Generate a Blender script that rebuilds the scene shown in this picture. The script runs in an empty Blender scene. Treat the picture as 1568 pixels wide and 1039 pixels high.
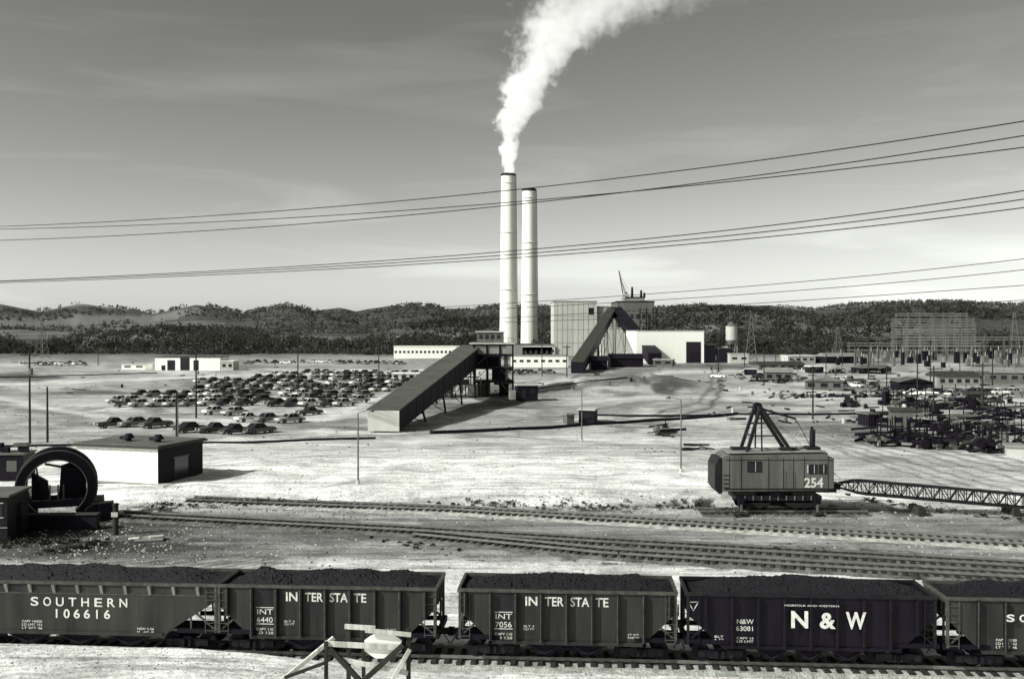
import bpy, math, random
import numpy as np
from mathutils import Vector, Matrix
random.seed(7); rng=np.random.default_rng(7)
F=1500.0; H=15.7; YH=505.0; CX=784.0
scene=bpy.context.scene
# ------------------------------------------------------------ terrain helpers
def vnoise(x,y,seed=0):
    x=np.asarray(x,float); y=np.asarray(y,float)
    xi=np.floor(x).astype(np.int64); yi=np.floor(y).astype(np.int64)
    xf=x-xi; yf=y-yi
    def h(a,b):
        n=(a*374761393+b*668265263+seed*982451653)&0x7fffffff
        n=((n^(n>>13))*1274126177)&0x7fffffff
        n=(n^(n>>16))&0xffff
        return n/65535.0
    u=xf*xf*(3-2*xf); v=yf*yf*(3-2*yf)
    return (h(xi,yi)*(1-u)+h(xi+1,yi)*u)*(1-v)+(h(xi,yi+1)*(1-u)+h(xi+1,yi+1)*u)*v
def fbm(x,y,o=4,seed=0):
    s=0;a=1;t=0
    for i in range(o):
        s=s+a*vnoise(np.asarray(x)*2**i,np.asarray(y)*2**i,seed+i); t+=a; a*=.5
    return s/t
def sm(a,b,x):
    t=np.clip((x-a)/(b-a),0,1); return t*t*(3-2*t)
far_px=[-600,0,60,120,180,235,300,345,375,440,480,520,545,600,660,695,760,900,1000,1100,1180,1240,1300,1350,1450,1568,2200]
far_py=[470,462,473,462,465,475,461,468,475,462,470,465,472,464,465,475,465,470,468,462,464,472,464,461,458,463,470]
mid_px=[-600,0,180,250,330,430,560,620,700,760,1000,1040,1100,1150,1240,1260,1330,1400,1470,1500,1568,2200]
mid_py=[500,497,502,492,493,498,502,494,482,480,478,470,465,466,474,480,472,464,460,470,474,478]
def gz(x,d):
    x=np.asarray(x,float); d=np.asarray(d,float)
    dd=np.maximum(d,5)
    px=CX+F*x/dd
    py=YH+F*H/dd
    z=(fbm(x/7,d/7,3,1)-.5)*0.35*sm(86,100,d)+(fbm(x/30,d/30,2,5)-.5)*1.2*sm(110,170,d)
    z=z+4.2*np.exp(-(((x-27)/24)**2+((d-262)/26)**2)**1.5)*(0.7+.6*fbm(x/9,d/9,3,8))
    z=z+0.95*sm(88.5,92.0,d+0.06*x+2.5*fbm(x/6,d/6,3,3))*sm(-60,-30,x)*sm(34,18,x)*sm(130,112,d)*(.8+.4*fbm(x/3,d/3,2,14))
    z=z+0.75*sm(-4,-16,x)*sm(45.9-.07*x,44.7-.07*x,d)+.15*sm(46.4-.07*x,43.4-.07*x,d)*(fbm(x/1.5,d/1.5,3,9))
    zf=H+(YH-np.interp(px,far_px,far_py))/F*2400-7
    zm=H+(YH-np.interp(px,mid_px,mid_py))/F*1400-9
    r1=sm(800,1400,d)*zm; r2=zm*.8+(zf-zm*.8)*sm(1600,2400,d)
    hill=np.where(d<1400,r1,np.where(d<1600,zm+(zm*.8-zm)*sm(1400,1600,d),r2))
    hill=np.where(d>2400,zf*(1-.7*sm(2400,4500,d)),hill)
    z=z+hill*sm(800,900,d)+(fbm(x/160,d/160,4,11)-.5)*11*sm(900,1300,d)
    return z
def GP(px,py,h=0.0):
    d=F*(H-h)/(py-YH); return ((px-CX)/F*d, d)
def at(px,d): return (px-CX)/F*d
def zz(py,d): return H-(py-YH)/F*d
# ------------------------------------------------------------ materials
def tint(v):
    k=max(0,min(1,(v-.009)/.008)); g=max(0,min(1,(v-.04)/.1))
    lo=(1.05,.68,1.6); hi=(1.0,1.04-.02*g,.84+.09*g)
    return tuple(v*(lo[i]*(1-k)+hi[i]*k) for i in range(3))+(1,)
def mk(name,v,rough=.8,var=.25,scale=1.5,bump=.15,streak=False,metal=0,v2=None,spec=.15):
    m=bpy.data.materials.new(name); m.use_nodes=True; nt=m.node_tree; n=nt.nodes; l=nt.links
    b=n['Principled BSDF']; b.inputs['Roughness'].default_value=rough; b.inputs['Metallic'].default_value=metal
    b.inputs['Specular IOR Level'].default_value=spec
    tc=n.new('ShaderNodeTexCoord'); mp=n.new('ShaderNodeMapping'); l.new(tc.outputs['Object'],mp.inputs[0])
    if streak: mp.inputs['Scale'].default_value=(1,1,.12)
    nz=n.new('ShaderNodeTexNoise'); nz.inputs['Scale'].default_value=scale; nz.inputs['Detail'].default_value=8; nz.inputs['Roughness'].default_value=.65
    l.new(mp.outputs[0],nz.inputs['Vector'])
    r=n.new('ShaderNodeValToRGB'); r.color_ramp.elements[0].position=.3; r.color_ramp.elements[1].position=.7
    r.color_ramp.elements[0].color=tint(v*(1-var)); r.color_ramp.elements[1].color=tint(v2 if v2 else min(.9,v*(1+var)))
    l.new(nz.outputs[0],r.inputs[0]); l.new(r.outputs[0],b.inputs['Base Color'])
    if bump:
        n2=n.new('ShaderNodeTexNoise'); n2.inputs['Scale'].default_value=scale*6; n2.inputs['Detail'].default_value=5
        l.new(tc.outputs['Object'],n2.inputs['Vector'])
        bp=n.new('ShaderNodeBump'); bp.inputs['Strength'].default_value=bump; bp.inputs['Distance'].default_value=.1
        l.new(n2.outputs[0],bp.inputs['Height']); l.new(bp.outputs[0],b.inputs['Normal'])
    return m
def mkleaf(name,v):
    m=bpy.data.materials.new(name); m.use_nodes=True; nt=m.node_tree; n=nt.nodes; l=nt.links; n.clear()
    o=n.new('ShaderNodeOutputMaterial'); mx=n.new('ShaderNodeMixShader'); d=n.new('ShaderNodeBsdfDiffuse'); t=n.new('ShaderNodeBsdfTranslucent')
    tc=n.new('ShaderNodeTexCoord'); nz=n.new('ShaderNodeTexNoise'); nz.inputs['Scale'].default_value=.012; nz.inputs['Detail'].default_value=6; l.new(tc.outputs['Object'],nz.inputs[0])
    r=n.new('ShaderNodeValToRGB'); r.color_ramp.elements[0].position=.35; r.color_ramp.elements[1].position=.65; r.color_ramp.elements[0].color=tint(v*.6); r.color_ramp.elements[1].color=tint(v*1.35); l.new(nz.outputs[0],r.inputs[0])
    l.new(r.outputs[0],d.inputs[0]); l.new(r.outputs[0],t.inputs[0]); mx.inputs[0].default_value=.42
    l.new(d.outputs[0],mx.inputs[1]); l.new(t.outputs[0],mx.inputs[2]); l.new(mx.outputs[0],o.inputs[0]); return m
M={}
M['coal']=mk('coal',.007,.5,.7,8,1.0,spec=.45)
M['hopper']=mk('hopper_paint',.029,.5,.55,1.1,.1,True)
M['hopper2']=mk('hopper_paint_worn',.032,.55,.55,.9,.1,True)
M['hopper_rim']=mk('hopper_rim',.06,.6,.5,3,.1)
M['ribdark']=mk('rib_side_dark',.009,.6,.4,3,.1)
M['hopperblk']=mk('hopper_black',.0065,.45,.5,1.2,.1,True)
M['rimblk']=mk('rim_black',.012,.5,.4,3,.1)
M['under']=mk('underframe_black',.005,.7,.4,3,.1)
M['iron']=mk('dark_iron',.008,.6,.4,2,.1)
M['letter']=mk('lettering_white',.6,.7,.35,5,0)
M['rail']=mk('rail_steel',.20,.35,.3,1,0,metal=.3)
M['tie']=mk('tie_wood',.03,.9,.6,2,.2)
M['ballast']=mk('ballast',.36,.95,.55,1.6,1.0)
M['ballast_d']=mk('ballast_dark',.11,.95,.8,.8,1.0)
M['white']=mk('white_siding',.87,.7,.04,.6,.03,True)
M['stack']=mk('stack_concrete',.78,.8,.08,.06,.03)
M['collar']=mk('stack_collar',.5,.8,.1,.3,0)
M['lightgray']=mk('light_gray_panel',.45,.7,.2,.15,.03,True)
M['gray']=mk('gray_panel',.24,.7,.2,.15,.05,True)
M['midgray']=mk('mid_gray',.11,.7,.35,.5,.05,True)
M['roofgray']=mk('roof_gray',.22,.8,.3,.4,.05)
M['roofmid']=mk('roof_mid',.085,.8,.3,.3,.05)
M['roofdark']=mk('roof_dark',.045,.8,.3,.5,.05)
M['dark']=mk('dark_siding_and_shade',.009,.7,.4,.5,.05)
M['glass']=mk('window_glass',.010,.15,.3,.5,0,spec=.5)
M['crane']=mk('crane_paint',.11,.5,.35,.9,.08,True)
M['crane_d']=mk('crane_paint_dark',.016,.5,.35,1,.06)
M['wood']=mk('weathered_wood',.5,.85,.45,3,.2,True)
M['wood_d']=mk('creosote_wood',.03,.9,.4,2,.2,True)
M['galv']=mk('galvanised_steel',.12,.5,.25,1,0)
M['wire']=mk('wire_aluminium',.012,.6,.1,1,0)
M['leaf1']=mkleaf('foliage_dark',.04); M['leaf2']=mkleaf('foliage_mid',.06); M['leaf3']=mkleaf('bare_twigs',.09); M['leaf4']=mkleaf('foliage_far_haze',.11); M['leaf5']=mkleaf('foliage_far_haze_pale',.15)  # far foliage is made paler: haze put into its colour
M['weed']=mk('dry_weed',.07,.95,.6,2,0)
M['rock']=mk('dirt_clod',.36,.95,.5,1,.3)
# ------------------------------------------------------------ mesh builder
class B:
    def __init__(s): s.v=[];s.f=[];s.m=[];s.ms=[]
    def mi(s,mat):
        mat=M[mat] if isinstance(mat,str) else mat
        if mat not in s.ms: s.ms.append(mat)
        return s.ms.index(mat)
    def add(s,vs,fs,mat):
        o=len(s.v); i=s.mi(mat); s.v+= [tuple(map(float,p)) for p in vs]
        for f in fs: s.f.append(tuple(o+k for k in f)); s.m.append(i)
    def box(s,cx,cy,cz,sx,sy,sz,mat,rz=0,ry=0):
        R=Matrix.Rotation(rz,3,'Z')@Matrix.Rotation(ry,3,'Y'); vs=[]
        for dz in(-.5,.5):
            for dx,dy in((-.5,-.5),(.5,-.5),(.5,.5),(-.5,.5)):
                p=R@Vector((dx*sx,dy*sy,dz*sz)); vs.append((cx+p.x,cy+p.y,cz+p.z))
        s.add(vs,[(3,2,1,0),(4,5,6,7),(0,1,5,4),(1,2,6,5),(2,3,7,6),(3,0,4,7)],mat)
    def beam(s,p,q,w,h,mat):
        p=Vector(p);q=Vector(q);d=(q-p)
        if d.length<1e-5:return
        d.normalize(); up=Vector((0,0,1)) if abs(d.z)<.95 else Vector((0,1,0))
        a=d.cross(up).normalized(); b=a.cross(d).normalized(); vs=[]
        for c in(p,q):
            for i,j in((-.5,-.5),(.5,-.5),(.5,.5),(-.5,.5)): vs.append(c+a*w*i+b*h*j)
        s.add(vs,[(0,1,2,3),(7,6,5,4),(4,5,1,0),(5,6,2,1),(6,7,3,2),(7,4,0,3)],mat)
    def cyl(s,p,q,r0,r1,n,mat,caps=True):
        p=Vector(p);q=Vector(q);d=(q-p).normalized(); up=Vector((0,0,1)) if abs(d.z)<.95 else Vector((0,1,0))
        a=d.cross(up).normalized(); b=d.cross(a).normalized(); vs=[]
        for c,r in((p,r0),(q,r1)):
            for i in range(n):
                t=2*math.pi*i/n; vs.append(c+a*r*math.cos(t)+b*r*math.sin(t))
        fs=[(i,(i+1)%n,n+(i+1)%n,n+i) for i in range(n)]
        if caps: fs+=[tuple(range(n-1,-1,-1)),tuple(range(n,2*n))]
        s.add(vs,fs,mat)
    def prism(s,poly,y0,y1,mat):
        n=len(poly); vs=[(x,y0,z) for x,z in poly]+[(x,y1,z) for x,z in poly]
        s.add(vs,[tuple(range(n)),tuple(range(2*n-1,n-1,-1))]+[(i,n+i,n+(i+1)%n,(i+1)%n) for i in range(n)],mat)
    def prismx(s,poly,x0,x1,mat):
        n=len(poly); vs=[(x0,y,z) for y,z in poly]+[(x1,y,z) for y,z in poly]
        s.add(vs,[tuple(range(n)),tuple(range(2*n-1,n-1,-1))]+[(i,n+i,n+(i+1)%n,(i+1)%n) for i in range(n)],mat)
    def mesh(s,name):
        me=bpy.data.meshes.new(name); me.from_pydata(s.v,[],s.f)
        for m in s.ms: me.materials.append(m)
        me.polygons.foreach_set('material_index',s.m); me.update()
        import bmesh
        bm=bmesh.new(); bm.from_mesh(me); bmesh.ops.recalc_face_normals(bm,faces=bm.faces); bm.to_mesh(me); bm.free()
        return me
    def obj(s,name,loc=(0,0,0),rz=0,bevel=0,smooth=False):
        me=s.mesh(name)
        if smooth:
            me.polygons.foreach_set('use_smooth',[True]*len(me.polygons))
        o=bpy.data.objects.new(name,me); scene.collection.objects.link(o)
        o.location=loc; o.rotation_euler[2]=rz
        if bevel:
            b=o.modifiers.new('bevel','BEVEL'); b.width=bevel; b.segments=1; b.limit_method='ANGLE'
        return o
def inst(me,name,loc,rz=0,sc=1):
    o=bpy.data.objects.new(name,me); scene.collection.objects.link(o); o.location=loc; o.rotation_euler[2]=rz; o.scale=(sc,)*3; return o
def text(parent,s,x,y,z,h,w=None,mat='letter',bold=.0):
    c=bpy.data.curves.new('lettering','FONT'); c.body=s; c.size=h/.72; c.align_x='CENTER'; c.extrude=.004; c.offset=bold
    o=bpy.data.objects.new('lettering',c); scene.collection.objects.link(o); c.materials.append(M[mat])
    bpy.context.view_layer.update()
    if w and o.dimensions.x>0 and s not in('1','I'): o.scale.x=w/o.dimensions.x
    o.rotation_euler=(math.pi/2,0,0); o.location=(x,y,z); o.parent=parent
    return o
# ------------------------------------------------------------ GROUND
pys=np.concatenate([[1e9],np.linspace(1900,1075,12),np.linspace(1070,560,440),np.linspace(559,511.2,120)])
ds=F*H/(pys[1:]-YH); ds=np.concatenate([[-300,-60,-10,5],ds,np.geomspace(3900,9000,8)])
NC=640
t=np.linspace(-1,1,NC); D,T=np.meshgrid(ds,t,indexing='ij')
W=np.maximum(60,.72*D+10); X=T*W
Z=gz(X,D); Z=np.where(D>6000,Z*.2,Z)
PX=CX+F*X/np.maximum(D,8); PY=YH+F*H/np.maximum(D,8)
WX=PX+14*(fbm(PX/25,PY/5,3,91)-.5); WY=PY+5*(fbm(PX/40,PY/8,3,92)-.5)
def pl(pts,wx):
    best=np.full(PX.shape,1e9)
    for (x0,y0),(x1,y1) in zip(pts[:-1],pts[1:]):
        dx=x1-x0;dy=y1-y0
        tt=np.clip(((WX-x0)*dx+(WY-y0)*dy*9)/(dx*dx+dy*dy*9+1e-6),0,1)
        dd=np.hypot((WX-(x0+tt*dx))*.45,WY-(y0+tt*dy)); best=np.minimum(best,dd)
    return np.exp(-(best/wx)**2)
def blob(cx,cy,rx,ry,p=1.5): return np.exp(-(((PX-cx)/rx)**2+((PY-cy)/ry)**2)**p)
n1=fbm(PX/90,PY/14,4,21); n2=fbm(PX/30,PY/6,4,31); n3=fbm(X/5,D/5,4,41)
n5=fbm(PX/160,PY/7,4,71); n6=fbm(PX/60,PY/4,4,81)
tone=np.interp(PY,[506,540,549,556,580,620,680,700,760,785,800,850,862,880,900,1000,1015,1060],[.07,.08,.30,.42,.47,.53,.57,.70,.84,.55,.36,.38,.68,.78,.78,.66,.9,.95])
tone=tone*(.55+.9*n1)*(.70+.6*n2)*(.65+.7*n5)
def mix(a,v,k): return a*(1-k)+v*k
tone=mix(tone,.95,blob(650,726,420,40,2)*sm(.2,.5,n2+.05))
tone=mix(tone,.82,blob(450,705,260,18,2)*.6)
for (cx_,cy_,rx_,ry_,v_,k_) in((250,600,330,14,.24,.6),(120,640,170,12,.28,.5),(760,622,160,10,.18,.7),(1200,612,300,9,.16,.7),(1250,655,260,14,.26,.6),(820,650,200,8,.26,.5),(1400,590,240,12,.16,.7),(520,560,400,4,.16,.7),(1300,562,350,10,.12,.8),(80,577,160,8,.12,.8),(140,598,100,7,.12,.7),(200,700,260,10,.4,.4),(1150,700,300,12,.32,.5),(700,680,300,6,.33,.4),(1450,740,200,16,.32,.5)):
    tone=mix(tone,v_,np.clip(blob(cx_,cy_,rx_,ry_,2)*sm(.40,.56,n5)*k_*1.3,0,1))
tone=mix(tone,.14,sm(.58,.69,n6)*sm(555,570,PY)*sm(705,665,PY)*.65)
tone=mix(tone,.18,sm(.58,.68,n6)*sm(780,790,PY)*sm(880,870,PY)*.75)
tone=mix(tone,.05,blob(150,835,260,30,1.6)*sm(.30,.52,n1+.12)*.95)
tone=mix(tone,.03,blob(60,805,170,26,1.6)*.95)
tone=mix(tone,.07,blob(300,797,200,11,1.6)*.85)
tone=mix(tone,.28,blob(1250,800,420,26,2)*.7)
tone=mix(tone,.16,blob(900,800,620,10,2)*sm(.42,.6,n2)*.75)
tone=mix(tone,.40,blob(1350,715,260,30,2)*.6)
tone=mix(tone,.17,blob(960,592,110,22,2)*sm(.35,.65,n2)*.8)
tone=mix(tone,.10,blob(1010,602,60,8,2)*sm(.4,.6,n2))
tone=mix(tone,.80,pl([(0,690),(300,684),(600,676),(900,670),(1568,700)],6)*.6)
tone=mix(tone,.80,pl([(0,610),(200,645),(500,640),(560,615),(700,575)],4)*.7)
tone=mix(tone,.75,pl([(0,588),(400,575),(700,566)],2.5)*.8); tone=mix(tone,.75,pl([(620,600),(900,612),(1300,608),(1568,615)],2.5)*.7)
tone=mix(tone,.75,pl([(1000,570),(1200,566),(1568,575)],2)*.7)
for off in (-14,-9,-3,4,10,17,24,31):
    w_=.8+.6*((off*7)%5)/5
    tone=mix(tone,.20,pl([(1180,640+off*.3),(1300,665+off),(1568,730+off*1.6)],w_)*.85)
    tone=mix(tone,.32,pl([(300,702+off*.8),(700,690+off*.5),(1050,694+off)],.9)*.5)
    tone=mix(tone,.32,pl([(500,760),(700,715+off*.8),(880,700+off*.5),(1060,720+off)],.8)*.35)
    tone=mix(tone,.14,pl([(100,880+off*.8),(330,858+off*.8),(420,842+off*.7)],1.3)*.7)
    tone=mix(tone,.26,pl([(0,655+off*.5),(300,664+off*.3),(560,640+off*.2)],.8)*.6)
    tone=mix(tone,.40,pl([(0,1040+off),(500,1025+off*.8),(900,1050+off)],1.2)*.5)
    tone=mix(tone,.25,pl([(600,640+off*.3),(900,625+off*.3),(1150,628+off*.3)],.7)*.6)
tone=mix(tone,.09,pl([(1100,563),(1103,600),(1090,622),(1040,634),(960,645)],1.6)*.85)
tone=mix(tone,.11,pl([(1090,563),(1088,600),(1070,618),(1010,630),(940,640)],1.3)*.7)
tone=mix(tone,.06,pl([(180,796),(620,820),(930,842),(1568,888)],8)*(.5+.5*n2))
tone=mix(tone,.07,pl([(200,778),(330,772),(700,785),(1000,778),(1100,770)],5)*sm(.42,.58,n2)*.95)
tone=mix(tone,.06,pl([(480,802),(620,812),(900,862),(1200,862),(1568,880)],5)*sm(.4,.58,n2)*.9)
tone=mix(tone,.07,pl([(1150,835),(1350,845),(1568,862)],4)*sm(.46,.58,n2)*.9)
tone=mix(tone,.05,blob(1420,662,170,30,2)*.8*sm(.25,.55,n1))
tone=mix(tone,.04,pl([(1050,772),(1400,785)],7)*sm(.42,.58,n2)*.85)
tone=mix(tone,.05,blob(745,605,130,18,2)*sm(.35,.55,n2)*.85)
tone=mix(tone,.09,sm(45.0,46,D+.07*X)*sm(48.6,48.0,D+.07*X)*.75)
n4=fbm(X/260,D/300,3,51)
tone=np.where(D>800,np.where(n4>.54,.17,.08)*(.7+.6*n2),tone)
verts=np.stack([X,D,Z],-1).reshape(-1,3); nr=len(ds)
idx=np.arange(nr*NC).reshape(nr,NC)
faces=np.stack([idx[:-1,:-1],idx[:-1,1:],idx[1:,1:],idx[1:,:-1]],-1).reshape(-1,4)
me=bpy.data.meshes.new('ground'); me.vertices.add(len(verts)); me.vertices.foreach_set('co',verts.ravel())
me.loops.add(faces.size); me.loops.foreach_set('vertex_index',faces.ravel().astype(np.int32))
me.polygons.add(len(faces)); me.polygons.foreach_set('loop_start',np.arange(0,faces.size,4,dtype=np.int32)); me.polygons.foreach_set('loop_total',np.full(len(faces),4,dtype=np.int32))
me.polygons.foreach_set('use_smooth',np.ones(len(faces),bool))
me.update(calc_edges=True)
at_=me.attributes.new('tone','FLOAT','POINT'); at_.data.foreach_set('value',np.clip(tone,.02,.95).ravel())
go=bpy.data.objects.new('ground',me); scene.collection.objects.link(go)
m=bpy.data.materials.new('ground_dirt'); m.use_nodes=True; nt=m.node_tree;n=nt.nodes;l=nt.links;b=n['Principled BSDF']
b.inputs['Roughness'].default_value=.95; b.inputs['Specular IOR Level'].default_value=.1
a=n.new('ShaderNodeAttribute'); a.attribute_name='tone'
tc=n.new('ShaderNodeTexCoord')
def noise(sc,det=6,rough=.6,vec=None):
    q=n.new('ShaderNodeTexNoise'); q.inputs['Scale'].default_value=sc; q.inputs['Detail'].default_value=det; q.inputs['Roughness'].default_value=rough
    l.new(vec or tc.outputs['Object'],q.inputs['Vector']); return q
def mr(src,a0,a1,b0,b1):
    q=n.new('ShaderNodeMapRange'); q.inputs[1].default_value=a0;q.inputs[2].default_value=a1;q.inputs[3].default_value=b0;q.inputs[4].default_value=b1; l.new(src,q.inputs[0]); return q
def mul(x,y,op='MULTIPLY'):
    q=n.new('ShaderNodeMath'); q.operation=op
    for i,k in enumerate((x,y)):
        if isinstance(k,(int,float)): q.inputs[i].default_value=k
        else: l.new(k,q.inputs[i])
    return q.outputs[0]
fa=mr(noise(.25,10,.7).outputs[0],.3,.6,.62,1.1).outputs[0]
fb=mr(noise(3.0,8,.78).outputs[0],.3,.52,.45,1.1).outputs[0]
mp=n.new('ShaderNodeMapping'); mp.inputs['Scale'].default_value=(.06,.9,1); mp.inputs['Rotation'].default_value=(0,0,.10); l.new(tc.outputs['Object'],mp.inputs[0])
fc=mr(noise(1.0,6,.65,mp.outputs[0]).outputs[0],.35,.55,.58,1.1).outputs[0]
v=mul(mul(mul(a.outputs['Fac'],fa),fb),fc)
cr=n.new('ShaderNodeCombineColor')
l.new(mul(v,1.0),cr.inputs[0]); l.new(mul(v,1.005),cr.inputs[1]); l.new(mul(v,.97),cr.inputs[2]); l.new(cr.outputs[0],b.inputs['Base Color'])
bp=n.new('ShaderNodeBump'); bp.inputs['Strength'].default_value=.85; bp.inputs['Distance'].default_value=.28
l.new(noise(2.2,10,.72).outputs[0],bp.inputs['Height']); l.new(bp.outputs[0],b.inputs['Normal'])
me.materials.append(m)
# ------------------------------------------------------------ TRACKS
def track(name,pts,bal='ballast',bw=3.4,dz=.0,tie_v='tie'):
    b=B(); P=[Vector((x,y,0)) for x,y in pts]
    seg=[];L=0
    for p,q in zip(P[:-1],P[1:]): seg.append((L,(q-p).length,p,q)); L+=(q-p).length
    def pos(s):
        for s0,ln,p,q in seg:
            if s<=s0+ln or (s0,ln,p,q)==seg[-1]:
                t=(s-s0)/ln; return p+(q-p)*t,(q-p).normalized()
    g=lambda p: float(gz(p.x,p.y))+dz
    N=int(L/1.0); rows=[]
    for i in range(N+1):
        p,d=pos(L*i/N); nn=Vector((-d.y,d.x,0)); z=g(p); row=[]
        for o,h in((-bw/2-.6+random.uniform(-.3,.2),-.15),(-bw/2+.2,.16),(0,.2),(bw/2-.2,.16),(bw/2+.6+random.uniform(-.2,.3),-.15)):
            q=p+nn*o; row.append((q.x,q.y,z+h+random.uniform(-.03,.03)))
        rows.append(row)
    vs=[v for r in rows for v in r]; fs=[]
    for i in range(N):
        for j in range(4): fs.append((i*5+j,i*5+j+1,(i+1)*5+j+1,(i+1)*5+j))
    b.add(vs,fs,bal)
    s=.3
    while s<L:
        p,d=pos(s); z=g(p); b.box(p.x,p.y,z+.20,.24,2.6+random.uniform(-.15,.15),.14,tie_v,math.atan2(d.y,d.x)+random.uniform(-.03,.03)); s+=.62*random.uniform(.95,1.05)
    for o in(-.72,.72):
        for i in range(N):
            p,d=pos(L*i/N); q,_=pos(L*(i+1)/N); nn=Vector((-d.y,d.x,0))*o
            b.beam((p.x+nn.x,p.y+nn.y,g(p)+.34),(q.x+nn.x,q.y+nn.y,g(q)+.34),.075,.15,'rail')
    return b.obj(name)
def ext(p,q,a=0,bb=0):
    p=Vector(p);q=Vector(q);d=(q-p).normalized(); return tuple(p-d*a),tuple(q+d*bb)
A0,A1=GP(0,1001),GP(1568,1037)
e0,e1=ext(A0,A1,25,25)
dv=(Vector(e1)-Vector(e0)).normalized(); nv=Vector((-dv.y,dv.x))
off=nv*.72
track('railroad_track',[tuple(Vector(e0)+off),tuple(Vector(e1)+off)],'ballast')
track('railroad_track',[GP(180,791),GP(620,814),GP(930,833),GP(1568,870),ext(GP(930,833),GP(1568,870),0,25)[1]],'ballast_d')
track('railroad_track',[GP(640,821),GP(930,850),GP(1250,870),GP(1568,887),ext(GP(1250,870),GP(1568,887),0,22)[1]],'ballast_d',bw=3)
track('railroad_track',[GP(290,768),GP(700,783),GP(1568,836),ext(GP(700,783),GP(1568,836),0,25)[1]],'ballast')
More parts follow.
